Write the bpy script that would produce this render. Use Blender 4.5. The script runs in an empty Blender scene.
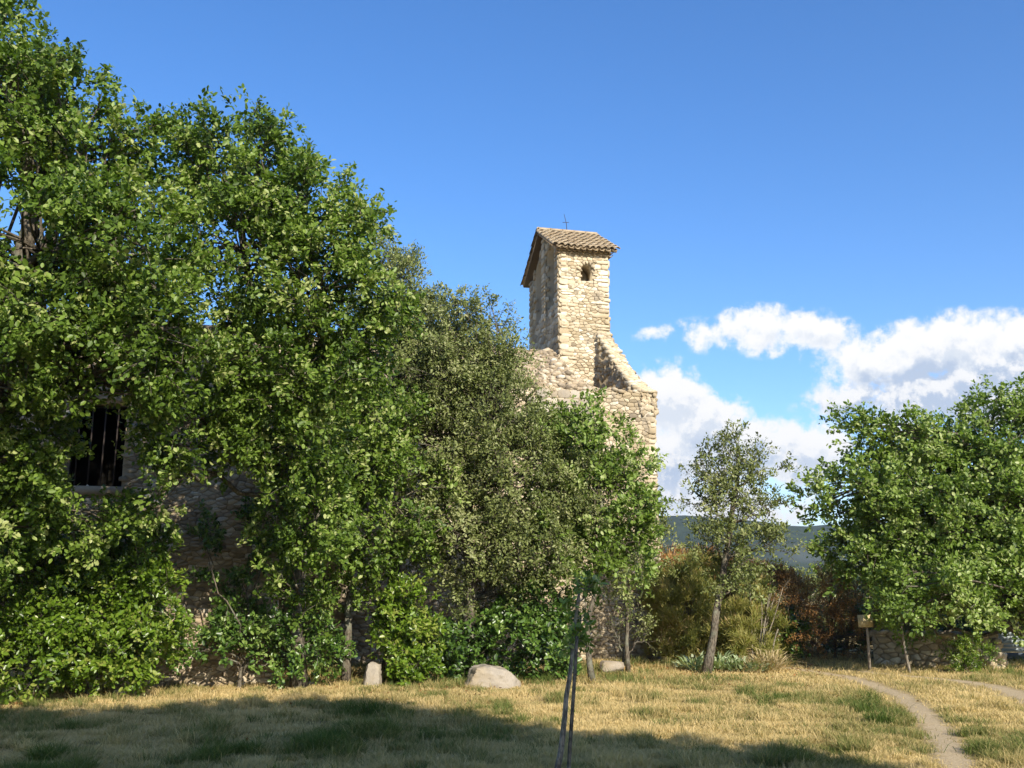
import bpy, bmesh, math, random
import numpy as np
from mathutils import Vector, Matrix, noise
from mathutils.geometry import tessellate_polygon
R = math.radians
random.seed(7)
rng = np.random.default_rng(11)
S = bpy.context.scene
col = S.collection

# ------------------------------------------------------------ camera
F = 995.0; EYE = 1.6; HORIZON = 590.0
TH = math.atan((HORIZON-384)/F)
cd = bpy.data.cameras.new('camera'); cam = bpy.data.objects.new('camera', cd); col.objects.link(cam)
cd.sensor_width = 36; cd.lens = F/1024*36; cd.clip_end = 20000; cd.clip_start = .05
cam.location = (0, 0, EYE); cam.rotation_euler = (R(90)+TH, 0, 0)
S.camera = cam

def ray(px, py):
    u = (px-512)/F; v = (384-py)/F
    return Vector((u, math.cos(TH)-v*math.sin(TH), math.sin(TH)+v*math.cos(TH)))
def at(px, py, Y):
    d = ray(px, py); return Vector((0, 0, EYE))+d*(Y/d.y)
def gp(px, py):
    d = ray(px, py); t = -EYE/d.z; return Vector((d.x*t, d.y*t, 0))
def scl(py, Y):                       # metres per pixel there
    d = ray(512, py); return Y/d.y/F

# ------------------------------------------------------------ sun and sky
SUN_EL = R(29); SUN_AZ = R(26)        # behind the camera, to the right
sund = Vector((math.sin(SUN_AZ)*math.cos(SUN_EL), -math.cos(SUN_AZ)*math.cos(SUN_EL), math.sin(SUN_EL)))
ld = bpy.data.lights.new('sun', 'SUN'); ld.energy = 5.0; ld.angle = R(.5); ld.color = (1, .91, .76)
sun = bpy.data.objects.new('sun', ld); col.objects.link(sun)
sun.rotation_euler = (-sund).to_track_quat('-Z', 'Y').to_euler()
S.view_settings.view_transform = 'Standard'; S.view_settings.look = 'None'
S.view_settings.exposure = 0.75; S.view_settings.gamma = 1
S.view_settings.use_curve_mapping = False

W = bpy.data.worlds.new('World'); S.world = W; W.use_nodes = True
nt = W.node_tree; nt.nodes.clear()
class NB:
    def __init__(s, nt): s.nt = nt
    def n(s, t, **k):
        x = s.nt.nodes.new(t)
        for a, b in k.items(): setattr(x, a, b)
        return x
    def put(s, sock, v):
        if isinstance(v, bpy.types.NodeSocket): s.nt.links.new(v, sock)
        else: sock.default_value = v
    def m(s, op, a, b=0, c=0, clamp=False):
        x = s.n('ShaderNodeMath', operation=op, use_clamp=clamp)
        s.put(x.inputs[0], a); s.put(x.inputs[1], b); s.put(x.inputs[2], c); return x.outputs[0]
    def vm(s, op, a, b=(0, 0, 0), out=0):
        x = s.n('ShaderNodeVectorMath', operation=op)
        s.put(x.inputs[0], a); s.put(x.inputs[1], b); return x.outputs[out]
    def sm(s, a, lo, hi, to0=0., to1=1.):
        x = s.n('ShaderNodeMapRange', interpolation_type='SMOOTHSTEP')
        s.put(x.inputs[0], a); x.inputs[1].default_value = lo; x.inputs[2].default_value = hi
        x.inputs[3].default_value = to0; x.inputs[4].default_value = to1; return x.outputs[0]
    def noise(s, vec, sc, det=5, rough=.55, dist=0, out=0):
        x = s.n('ShaderNodeTexNoise'); s.put(x.inputs['Vector'], vec)
        x.inputs['Scale'].default_value = sc; x.inputs['Detail'].default_value = det
        x.inputs['Roughness'].default_value = rough; x.inputs['Distortion'].default_value = dist
        return x.outputs[out]
    def mix(s, f, a, b, bt='MIX'):
        x = s.n('ShaderNodeMix', data_type='RGBA', blend_type=bt)
        s.put(x.inputs[0], f); s.put(x.inputs[6], a); s.put(x.inputs[7], b); return x.outputs[2]
    def ramp(s, f, stops):
        x = s.n('ShaderNodeValToRGB'); s.put(x.inputs[0], f); e = x.color_ramp.elements
        while len(e) < len(stops): e.new(.5)
        for i, (p, c) in enumerate(stops):
            e[i].position = p; e[i].color = (c[0], c[1], c[2], 1)
        return x.outputs[0]

# clouds as a field over azimuth and elevation (direction only, at infinity)
def azel(px, py):
    d = ray(px, py).normalized(); return math.atan2(d.x, d.y), math.asin(d.z)
PX = 1/F
CL = [ # px, py, rx, ry, weight
 (650,337,26,13,.5),(710,335,50,25,.62),(765,330,58,31,.9),(810,333,58,28,.85),(790,352,50,16,.55),
 (880,360,75,40,.9),(945,350,80,42,1.1),(1010,352,80,44,1.1),(1085,360,95,52,1.1),(860,395,75,30,.75),(940,392,120,32,1.0),
 (1040,395,120,36,1.0),(1180,380,110,60,1.),
 (662,400,56,44,1.2),(700,425,65,44,1.2),(655,470,85,60,1.2),(745,452,68,42,1.1),(800,452,72,40,1.1),(560,470,90,52,1.),
 (720,508,130,34,.8),(830,487,66,20,.45),(890,425,80,18,.5),
 (300,470,160,60,.8),(100,500,200,70,.9),(1400,430,160,60,.9),(-300,470,200,70,.8)]
g = bpy.data.node_groups.new('cloud_field', 'ShaderNodeTree')
g.interface.new_socket('P', in_out='INPUT', socket_type='NodeSocketVector')
g.interface.new_socket('F', in_out='OUTPUT', socket_type='NodeSocketFloat')
B = NB(g); gi = B.n('NodeGroupInput'); go = B.n('NodeGroupOutput')
P = gi.outputs[0]
wn = B.noise(P, 26, 3, .5, out=1)
Pw = B.vm('ADD', P, B.vm('MULTIPLY', B.vm('SUBTRACT', wn, (.5, .5, .5)), (.05, .035, 0)))
acc = None
for (x, y, rx, ry, w) in CL:
    a, e = azel(x, y)
    d = B.vm('MULTIPLY', B.vm('SUBTRACT', Pw, (a, e, 0)), (1/(rx*PX), 1/(ry*PX), 0))
    L = B.vm('LENGTH', d, out=1)
    v = B.m('MULTIPLY', B.sm(L, 0, 1.35, 1, 0), w)
    acc = v if acc is None else B.m('SMOOTH_MAX', acc, v, .18)
n1 = B.noise(P, 30, 10, .64); n2 = B.noise(P, 85, 7, .65)
gate = B.sm(acc, .03, .4)
f = B.m('ADD', acc, B.m('MULTIPLY', B.m('MULTIPLY', B.m('SUBTRACT', n1, .5), 1.5), gate))
f = B.m('ADD', f, B.m('MULTIPLY', B.m('MULTIPLY', B.m('SUBTRACT', n2, .5), .75), gate))
B.put(go.inputs[0], f)

B = NB(nt)
tc = B.n('ShaderNodeTexCoord').outputs['Generated']
sep = B.n('ShaderNodeSeparateXYZ'); B.put(sep.inputs[0], B.vm('NORMALIZE', tc))
az = B.m('ARCTAN2', sep.outputs[0], sep.outputs[1]); el = B.m('ARCSINE', sep.outputs[2])
cmb = B.n('ShaderNodeCombineXYZ'); B.put(cmb.inputs[0], az); B.put(cmb.inputs[1], el)
P = cmb.outputs[0]
Pn = B.vm('ADD', P, B.vm('MULTIPLY', B.vm('SUBTRACT', B.noise(P, 22, 4, .55, out=1), (.5, .5, .5)), (.08, .05, 0)))
def field(vec):
    x = B.n('ShaderNodeGroup'); x.node_tree = g; B.put(x.inputs[0], vec); return x.outputs[0]
f0 = field(P); fu = field(B.vm('ADD', P, (-.003, .010, 0)))
alpha = B.sm(f0, .22, .68)
dens = B.sm(fu, .45, 1.25)
edge = B.m('MULTIPLY', B.sm(B.m('SUBTRACT', f0, fu), -.10, .22), 1)
low = B.vm('LENGTH', B.vm('MULTIPLY', B.vm('SUBTRACT', Pn, (*azel(950, 396), 0)), (1/(200*PX), 1/(34*PX), 0)), out=1)
low2 = B.vm('LENGTH', B.vm('MULTIPLY', B.vm('SUBTRACT', Pn, (*azel(720, 468), 0)), (1/(120*PX), 1/(38*PX), 0)), out=1)
dens = B.m('ADD', dens, B.m('MULTIPLY', B.sm(low2, .2, 1.2, 1, 0), .5))
dens = B.m('ADD', B.m('MULTIPLY', dens, .72), B.m('MULTIPLY', B.sm(low, .3, 1.3, 1, 0), .75))
cc = B.ramp(dens, [(0, (1.0, 1.0, 1.0)), (.35, (.92, .94, .97)), (.72, (.74, .80, .89)), (1, (.50, .60, .77))])
cc = B.mix(B.m('MULTIPLY', edge, .8), cc, (1.02, 1.01, 1.0, 1))
sky = B.n('ShaderNodeTexSky', sky_type='NISHITA', sun_disc=False, sun_elevation=SUN_EL, sun_rotation=R(180)-SUN_AZ,
          altitude=300, air_density=1.0, dust_density=.6, ozone_density=2.2)
bg1 = B.n('ShaderNodeBackground'); 
hs = B.n('ShaderNodeHueSaturation'); hs.inputs['Saturation'].default_value = 1.28; hs.inputs['Hue'].default_value = .503; B.put(hs.inputs['Color'], sky.outputs[0])
B.put(bg1.inputs[0], B.mix(1, hs.outputs[0], (1.0, 1.03, 1.14, 1), 'MULTIPLY')); bg1.inputs[1].default_value = .12
bg2 = B.n('ShaderNodeBackground'); B.put(bg2.inputs[0], cc); bg2.inputs[1].default_value = .63
mx = B.n('ShaderNodeMixShader'); B.put(mx.inputs[0], alpha)
nt.links.new(bg1.outputs[0], mx.inputs[1]); nt.links.new(bg2.outputs[0], mx.inputs[2])
wo = B.n('ShaderNodeOutputWorld'); nt.links.new(mx.outputs[0], wo.inputs[0])

# ------------------------------------------------------------ materials
def newmat(name):
    m = bpy.data.materials.new(name); m.use_nodes = True; m.node_tree.nodes.clear()
    return m, NB(m.node_tree)
def out(b, sh, disp=None):
    o = b.n('ShaderNodeOutputMaterial'); b.nt.links.new(sh, o.inputs[0])
def princ(b, colr, rough=.8, spec=.3, normal=None, metal=0):
    p = b.n('ShaderNodeBsdfPrincipled'); b.put(p.inputs['Base Color'], colr); b.put(p.inputs['Roughness'], rough)
    p.inputs['Specular IOR Level'].default_value = spec; p.inputs['Metallic'].default_value = metal
    if normal is not None: b.nt.links.new(normal, p.inputs['Normal'])
    return p.outputs[0]
def bump(b, h, st=.5, d=.02):
    x = b.n('ShaderNodeBump'); b.put(x.inputs['Height'], h); x.inputs['Strength'].default_value = st
    x.inputs['Distance'].default_value = d; return x.outputs[0]
def attr(b, n='tint'): return b.n('ShaderNodeAttribute', attribute_name=n).outputs['Fac']
def pos(b): return b.n('ShaderNodeNewGeometry').outputs['Position']
def leafmat(name, stops, trans=.3, rough=.45, spec=.35):
    m, b = newmat(name)
    c = b.ramp(attr(b), stops)
    p = princ(b, c, rough, spec)
    t = b.n('ShaderNodeBsdfTranslucent')
    b.put(t.inputs[0], b.mix(1, c, (1.15, 1.3, .5, 1), 'MULTIPLY'))
    x = b.n('ShaderNodeMixShader'); x.inputs[0].default_value = trans
    b.nt.links.new(p, x.inputs[1]); b.nt.links.new(t.outputs[0], x.inputs[2]); out(b, x.outputs[0]); return m
M = {}
M['oak'] = leafmat('oak_leaf', [(0, (.036,.068,.008)), (.5, (.100,.168,.020)), (.85, (.20,.285,.05)), (1, (.36,.40,.15))], .36)
M['oakpale'] = leafmat('pale_oak_leaf', [(0, (.055,.095,.012)), (.5, (.14,.215,.033)), (.85, (.235,.32,.075)), (1, (.38,.43,.18))], .36)
M['holm'] = leafmat('holm_leaf', [(0, (.065,.082,.020)), (.5, (.135,.165,.044)), (.85, (.21,.24,.08)), (1, (.31,.32,.15))], .26, .5)
M['laurel'] = leafmat('laurel_leaf', [(0, (.04,.075,.007)), (.5, (.105,.18,.014)), (.85, (.16,.245,.026)), (1, (.25,.29,.06))], .33, .35, .5)
M['dark'] = leafmat('ivy_leaf', [(0, (.02,.045,.008)), (.5, (.055,.11,.016)), (.85, (.11,.19,.03)), (1, (.18,.25,.06))], .2, .35, .5)
M['broom'] = leafmat('broom_stem', [(0, (.14,.16,.03)), (.5, (.27,.27,.07)), (.85, (.38,.33,.11)), (1, (.44,.32,.15))], .4, .6)
M['brown'] = leafmat('dry_twig', [(0, (.13,.065,.025)), (.5, (.27,.14,.05)), (.85, (.37,.21,.08)), (1, (.46,.30,.13))], .15, .8, .1)
M['straw'] = leafmat('straw', [(0, (.30,.22,.10)), (.5, (.45,.35,.19)), (.85, (.55,.45,.27)), (1, (.62,.54,.36))], .3, .7, .2)
M['iris'] = leafmat('iris_leaf', [(0, (.14,.19,.09)), (.5, (.26,.34,.17)), (.85, (.42,.47,.29)), (1, (.55,.56,.40))], .3, .5)
M['grass'] = leafmat('grass_blade', [(0, (.075,.12,.022)), (.35, (.19,.205,.065)), (.6, (.37,.295,.125)), (1, (.60,.46,.225))], .3, .65, .15)

def bark(name, c0, c1):
    m, b = newmat(name); p = pos(b)
    s = b.vm('MULTIPLY', p, (1, 1, .35)); n = b.noise(s, 38, 6, .65); n2 = b.noise(p, 5, 3)
    c = b.mix(b.sm(n, .35, .65), c0, c1); c = b.mix(b.sm(n2, .5, .7), c, (.16,.16,.12,1))
    out(b, princ(b, c, .9, .15, bump(b, n, .9, .02))); return m
M['bark'] = bark('oak_bark', (.045,.037,.028,1), (.17,.145,.11,1))
M['barkpale'] = bark('pale_bark', (.10,.085,.065,1), (.32,.28,.22,1))

def stonemat(name, stops, mort=False):
    m, b = newmat(name); p = pos(b)
    t = attr(b); n = b.noise(p, 9, 6, .65); n2 = b.noise(p, 55, 5, .7); n3 = b.noise(p, 1.3, 4, .6)
    c = b.ramp(b.m('ADD', t, b.m('MULTIPLY', b.m('SUBTRACT', n, .5), .35)), stops)
    c = b.mix(b.sm(n2, .54, .70, 0, .85), c, (.20,.175,.14,1))
    n4 = b.noise(b.vm('MULTIPLY', p, (1, 1, .5)), 2.6, 5, .7); c = b.mix(b.sm(n4, .52, .68, 0, .55), c, (.17,.15,.125,1))           # lichen and grime specks
    c = b.mix(b.m('MULTIPLY', b.sm(n3, .48, .68), .5), c, (.30,.23,.13,1))
    h = b.m('ADD', b.m('MULTIPLY', n, .6), b.m('MULTIPLY', n2, .4))
    out(b, princ(b, c, .93, .15, bump(b, h, .8, .03))); return m
M['stone'] = stonemat('limestone', [(0, (.20,.165,.115)), (.3, (.34,.275,.18)), (.6, (.46,.38,.26)), (.85, (.56,.48,.345)), (1, (.66,.60,.47))])
M['rubble'] = stonemat('rubble', [(0, (.15,.12,.085)), (.3, (.26,.205,.135)), (.6, (.37,.295,.20)), (.85, (.47,.40,.29)), (1, (.58,.52,.42))])
M['mortar'] = stonemat('mortar', [(0, (.20,.165,.11)), (.5, (.27,.22,.15)), (1, (.36,.30,.20))])
M['greystone'] = stonemat('grey_limestone', [(0, (.20,.17,.13)), (.4, (.31,.27,.215)), (.8, (.43,.38,.31)), (1, (.54,.49,.42))])
M['tile'] = stonemat('roof_tile', [(0, (.20,.14,.09)), (.4, (.33,.25,.16)), (.8, (.42,.34,.23)), (1, (.48,.41,.30))])
m, b = newmat('rusty_iron'); out(b, princ(b, (.04,.03,.025,1), .8)); M['iron'] = m
m, b = newmat('interior_shade_black'); out(b, princ(b, (.015,.014,.012,1), .95, .0)); M['black'] = m  # near-black colour stands in for the shade of the unlit room
m, b = newmat('weathered_wood'); n = b.noise(b.vm('MULTIPLY', pos(b), (8, 8, 1)), 14, 5)
out(b, princ(b, b.ramp(n, [(.3, (.16,.13,.10)), (.7, (.34,.29,.23))]), .85, .2, bump(b, n, .5, .01))); M['wood'] = m
m, b = newmat('sign_face'); n = b.noise(pos(b), 30, 5)
out(b, princ(b, b.ramp(n, [(.3, (.34,.27,.13)), (.65, (.50,.42,.24))]), .7, .3)); M['sign'] = m
m, b = newmat('painted_panel'); n = b.noise(pos(b), 6, 6)
out(b, princ(b, b.ramp(n, [(.3, (.36,.43,.46)), (.7, (.50,.56,.57))]), .6, .3)); M['panel'] = m
m, b = newmat('panel_rail'); out(b, princ(b, (.13,.16,.20,1), .6)); M['rail'] = m

# ground: dry grass soil
def groundcol(b):
    p = pos(b)
    n = b.noise(p, 1.1, 5, .6); n2 = b.noise(p, 14, 6, .7); n3 = b.noise(p, .25, 3)
    f = b.m('ADD', b.m('MULTIPLY', n, .65), b.m('MULTIPLY', n3, .35))
    c = b.ramp(f, [(.30, (.15,.135,.05)), (.42, (.27,.21,.085)), (.55, (.38,.285,.125)), (.72, (.46,.35,.175))])
    c = b.mix(b.sm(n2, .5, .75, 0, .7), c, (.15,.115,.06,1))
    return c, n2
m, b = newmat('dry_meadow'); c, h = groundcol(b); out(b, princ(b, c, .95, .1, bump(b, h, .9, .04))); M['ground'] = m
m, b = newmat('gravel_rut'); gc, gh = groundcol(b); p = pos(b)
n = b.noise(p, 45, 6, .7); n2 = b.noise(p, 7, 5, .7)
v = b.n('ShaderNodeTexVoronoi'); b.put(v.inputs['Vector'], p); v.inputs['Scale'].default_value = 38
c = b.ramp(n, [(.3, (.33,.245,.14)), (.55, (.48,.375,.225)), (.75, (.62,.51,.34))])
e = b.m('ADD', attr(b), b.m('MULTIPLY', b.m('SUBTRACT', n2, .5), 1.5))
soil = b.mix(.6, gc, (.36,.27,.15,1))
c = b.mix(b.sm(e, .40, .75), b.mix(b.sm(e, .08, .35), gc, soil), c)
out(b, princ(b, c, .95, .1, bump(b, n, .8, .02))); M['gravel'] = m
m, b = newmat('wooded_hillside'); p = pos(b)
n = b.noise(p, .035, 6, .7); n2 = b.noise(p, .006, 4, .6)
c = b.ramp(n, [(.35, (.012,.022,.014)), (.6, (.030,.048,.024)), (.75, (.055,.07,.035))])
c = b.mix(attr(b), c, (.085,.10,.09,1)); out(b, princ(b, c, 1, 0)); M['hill'] = m

# ------------------------------------------------------------ builders
def link(name, me, mat, parent=None):
    o = bpy.data.objects.new(name, me); col.objects.link(o)
    if mat is not None: me.materials.append(mat)
    if parent is not None: o.parent = parent
    return o
def tag(o, label=None, cat=None, group=None, kind=None):
    if label: o['label'] = label
    if cat: o['category'] = cat
    if group: o['group'] = group
    if kind: o['kind'] = kind
    return o
def empty(name, loc, label, cat, group=None):
    o = bpy.data.objects.new(name, None); col.objects.link(o); o.location = loc; o.empty_display_size = .2
    bpy.context.view_layer.update(); return tag(o, label, cat, group)
def child(o, root):             # parent while keeping the world-space coordinates of the mesh
    o.parent = root; o.matrix_parent_inverse = Matrix.Translation(-Vector(root.location)) if root.parent is None else root.matrix_world.inverted()
    return o
def npmesh(name, V, loops, sizes, tint=None, smooth=False):
    me = bpy.data.meshes.new(name); V = np.asarray(V, np.float32)
    me.vertices.add(len(V)); me.vertices.foreach_set('co', V.ravel())
    loops = np.asarray(loops, np.int32).ravel(); sizes = np.asarray(sizes, np.int32)
    me.loops.add(len(loops)); me.loops.foreach_set('vertex_index', loops)
    me.polygons.add(len(sizes)); st = np.zeros(len(sizes), np.int32); st[1:] = np.cumsum(sizes)[:-1]
    me.polygons.foreach_set('loop_start', st)
    if smooth: me.polygons.foreach_set('use_smooth', np.ones(len(sizes), bool))
    me.update(calc_edges=True)
    if tint is not None:
        a = me.attributes.new('tint', 'FLOAT', 'POINT'); a.data.foreach_set('value', np.asarray(tint, np.float32))
    return me
class Acc:                      # collects polygons of any size
    def __init__(s): s.V = []; s.L = []; s.Z = []; s.T = []; s.n = 0
    def add(s, V, faces, tint=.5):
        for f in faces: s.L.extend(i+s.n for i in f); s.Z.append(len(f))
        s.V.append(np.asarray(V, float)); s.T.append(np.full(len(V), tint)); s.n += len(V)
    def mesh(s, name, smooth=False):
        return npmesh(name, np.concatenate(s.V), s.L, s.Z, np.concatenate(s.T), smooth)
def unit(a): return a/np.maximum(np.linalg.norm(a, axis=-1, keepdims=True), 1e-9)

def leaf_arrays(c, d, nrm, size, width, tint, fold=.25):
    d = unit(d); s = unit(np.cross(d, nrm)); n = np.cross(s, d)
    L = size[:, None]; w = (size*width)[:, None]*.5
    v = np.stack([c, c+d*L*.35-s*w*.95+n*w*fold, c+d*L*.75-s*w*.75+n*w*fold,
                  c+d*L, c+d*L*.75+s*w*.75+n*w*fold, c+d*L*.35+s*w*.95+n*w*fold], 1).reshape(-1, 3)
    i = np.arange(len(c))[:, None]*6
    q = np.concatenate([i+np.array([[0, 1, 2, 3]]), i+np.array([[0, 3, 4, 5]])], 1).reshape(-1)
    return v, q, np.full(len(c)*2, 4), np.repeat(tint, 6)

def tube(acc, pts, rad, sides=6, tint=.5):
    pts = np.asarray(pts, float); n = len(pts)
    t = unit(np.gradient(pts, axis=0)); up = np.array([.31, .17, .93]); 
    a = unit(np.cross(t, up)); b_ = np.cross(t, a)
    an = np.arange(sides)/sides*2*math.pi
    V = (pts[:, None]+(a[:, None]*np.cos(an)[None, :, None]+b_[:, None]*np.sin(an)[None, :, None])*np.asarray(rad, float)[:, None, None]).reshape(-1, 3)
    fs = [(i*sides+j, i*sides+(j+1) % sides, (i+1)*sides+(j+1) % sides, (i+1)*sides+j) for i in range(n-1) for j in range(sides)]
    fs.append(tuple(range((n-1)*sides, n*sides))); fs.append(tuple(reversed(range(sides))))
    acc.add(V, fs, tint)
def bez(a, c, b_, n):
    t = np.linspace(0, 1, n)[:, None]; return (1-t)**2*a+2*t*(1-t)*c+t*t*b_
def resample(P, n):
    P = np.asarray(P, float); s = np.r_[0, np.cumsum(np.linalg.norm(np.diff(P, axis=0), axis=1))]; u = np.linspace(0, s[-1], n)
    # smooth
    Q = np.stack([np.interp(u, s, P[:, k]) for k in range(3)], 1)
    for _ in range(2): Q[1:-1] = (Q[:-2]+2*Q[1:-1]+Q[2:])/4
    return Q

def tree(name, label, cat, trunk, r0, blobs, mat, barkm=None, leaf=.085, lw=.55, dens=1.0, sub_r=.42, per=70, group=None, upr=0.,
         r1=None, droop=0., twigs=True, clump_sd=.12, shell=.5, seed=1, part='crown', stem='trunk', gap=0., spread=.8):
    """trunk: world points; blobs: (px,py,Y,rpx,rpy,ry) in front of the camera or ('w',x,y,z,rx,ry,rz)"""
    g_ = np.random.default_rng(seed)
    barkm = barkm or M['bark']
    tr = resample([tuple(p) for p in trunk], 12)
    wob = g_.normal(0, 1, tr.shape)*r0*.22; wob[0] = 0; tr = tr+wob
    root = empty(name, tuple(tr[0]), label, cat, group)
    A = Acc(); r1 = r1 or r0*.45
    rr = np.linspace(r0, r1, 12); rr[0] *= 1.35; rr[1] *= 1.08
    tube(A, tr, rr, 9)
    LV, LQ, LZ, LT = [], [], [], []; off = 0
    for bl in blobs:
        if bl[0] == 'w': c = np.array(bl[1:4], float); rad = np.array(bl[4:7], float)
        else:
            px, py, Y, rx, ry, rd = bl; s = scl(py, Y); c = np.array(at(px, py, Y)); rad = np.array([rx*s, rd, ry*s])
        k = int(max(4, dens*7.5*(rad[0]*rad[1]+rad[0]*rad[2]+rad[1]*rad[2])/(3*sub_r**2)*.55))
        u = unit(g_.normal(size=(k, 3))); rho = (shell**3+(1-shell**3)*g_.random(k))**(1/3)
        lump = np.array([1+.18*noise.noise(Vector((q*2.1+c*.7).tolist())) for q in u])
        sc_ = c+u*rad*(rho*lump)[:, None]
        if gap: sc_ = sc_[[noise.noise(Vector((q*1.4+7).tolist())) > -1+gap*1.1 for q in sc_]]
        sc_ = sc_[sc_[:, 2] > .12]
        if not len(sc_): continue
        # limb
        top = tr[g_.integers(4, 11)] if g_.random() < .5 and tr[-1][2] < c[2] else tr[np.argmin(np.linalg.norm(tr-c, axis=1)+np.where(tr[:, 2] > c[2]-.1*rad[2], 50, 0)+np.arange(12)*-.02)] if (tr[:, 2] < c[2]).any() else tr[-1]
        mid = (top+c)/2+np.array([0, 0, .06*np.linalg.norm(c-top)])+g_.normal(0, .17, 3)*np.linalg.norm(c-top)
        lp = bez(top, mid, c, 9); lp[1:-1] += g_.normal(0, .03, (7, 3))*np.linalg.norm(c-top)
        lr = min(r0*.4, .035+.03*np.linalg.norm(rad)); tube(A, lp, np.linspace(lr, lr*.35, 9), 6)
        outw = unit((sc_-c)/rad)
        for q, w in zip(sc_, outw):
            j = lp[g_.integers(3, 9)] if np.linalg.norm(rad) > .5 else lp[-1]
            if len(sc_) > 14 and g_.random() < .35:
                j = sc_[np.argmin(np.linalg.norm(sc_-(c+(q-c)*.55), axis=1))]
            L = np.linalg.norm(q-j)
            if L < .05: continue
            m_ = (q+j)/2+np.array([0, 0, .1*L])+g_.normal(0, .12, 3)*L
            br = min(.035, .008+.012*L)*min(1, r0/.09)
            tube(A, bez(j, m_, q, 5), np.linspace(br, br*.35, 5), 4)
        # twigs with leaves
        nt_ = 7
        N = len(sc_)*nt_
        base = np.repeat(sc_, nt_, 0); ow = np.repeat(outw, nt_, 0)
        td = unit(ow*.7+g_.normal(0, spread, (N, 3))+np.array([0, 0, .25-droop]))
        tl = sub_r*g_.uniform(.6, 1.45, N)
        if twigs:
            for q, d_, l in zip(base[::2], td[::2], tl[::2]):
                tube(A, np.stack([q, q+d_*l*.5+[0, 0, .02*l], q+d_*l*.95]), [.006, .0045, .002], 3)
        nl = max(3, int(per*1.75)//nt_); n_ = N*nl
        t = np.where(g_.random(n_) < .55, g_.normal(.97, .07, n_), g_.uniform(.2, 1.0, n_)); B0 = np.repeat(base, nl, 0); D0 = np.repeat(td, nl, 0); T0 = np.repeat(tl, nl)
        p = B0+D0*(t*T0)[:, None]+g_.normal(0, clump_sd*sub_r, (n_, 3))
        ld_ = unit(D0*.55+g_.normal(0, .75, (n_, 3))+np.array([0, 0, -droop+upr]))
        nm = unit(np.array([.15, -.25, .8])+g_.normal(0, .5, (n_, 3))+np.repeat(ow, nl, 0)*.55)
        sz = leaf*g_.choice([.55, .75, .95, 1.1, 1.28], n_)*g_.uniform(.85, 1.15, n_)
        clump_t = np.repeat(g_.normal(.5, .2, len(sc_)), nt_*nl)
        ti = np.clip(clump_t+g_.normal(0, .2, n_)+.18*(t-.5)+(g_.random(n_) < .03)*.4, 0, 1)
        keep = p[:, 2] > .02; p, ld_, nm, sz, ti = p[keep], ld_[keep], nm[keep], sz[keep], ti[keep]
        v, q, z, tt = leaf_arrays(p, ld_, nm, sz, lw, ti)
        LV.append(v); LQ.append(q+off); LZ.append(z); LT.append(tt); off += len(v)
    child(link(stem, A.mesh(stem, True), barkm), root)
    me = npmesh(part, np.concatenate(LV), np.concatenate(LQ), np.concatenate(LZ), np.concatenate(LT))
    child(link(part, me, mat), root)
    print(name, off//6, 'leaves')
    return root

def blades(p, d, length, width, tint, bend=.3, seed=1):
    """thin upright strips, 5 verts: base pair, mid pair, tip"""
    g_ = np.random.default_rng(seed); d = unit(d); n = len(p)
    a = g_.uniform(0, 2*math.pi, n); s = np.stack([np.cos(a), np.sin(a), np.zeros(n)], 1)*(width*.5)[:, None]
    L = length[:, None]; h = d.copy(); h[:, 2] = 0; h = h+g_.normal(0, .15, (n, 3))*[1, 1, 0]
    mid = p+d*L*.55; tip = p+d*L+h*L*bend-np.array([0, 0, 1])*L*bend*.35
    v = np.stack([p-s, p+s, mid+s*.8, mid-s*.8, tip], 1).reshape(-1, 3); i = np.arange(n)[:, None]*5
    q = np.concatenate([i+np.array([[0, 1, 2, 3]]), i+np.array([[3, 2, 4]])], 1)
    return npmesh('blades', v, q.reshape(-1), np.tile([4, 3], n), np.repeat(tint, 5))

def gz(x, y):                         # gentle relief of the meadow
    return .05*noise.noise(Vector((x*.18, y*.18, 3)))+.02*noise.noise(Vector((x*.9, y*.9, 1)))

# ------------------------------------------------------------ ground
def axis(lo, hi, inner_lo, inner_hi, step):
    inner = np.arange(inner_lo, inner_hi, step); a = inner_lo-np.geomspace(step, inner_lo-lo, 22)[::-1]; b_ = inner_hi+np.geomspace(step, hi-inner_hi, 22)
    return np.unique(np.r_[a, inner, b_])
xs = axis(-3000, 3000, -16, 16, .4); ys = axis(-300, 4000, -8, 34, .4)
V = []; 
for y in ys:
    for x in xs: V.append((x, y, gz(x, y) if abs(x) < 60 and abs(y) < 80 else 0))
nx = len(xs); idx = np.arange(nx*len(ys)).reshape(len(ys), nx)
q = np.stack([idx[:-1, :-1], idx[:-1, 1:], idx[1:, 1:], idx[1:, :-1]], -1).reshape(-1, 4)
tag(link('ground', npmesh('ground', V, q, np.full(len(q), 4), smooth=True), M['ground']), kind='structure')

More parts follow.
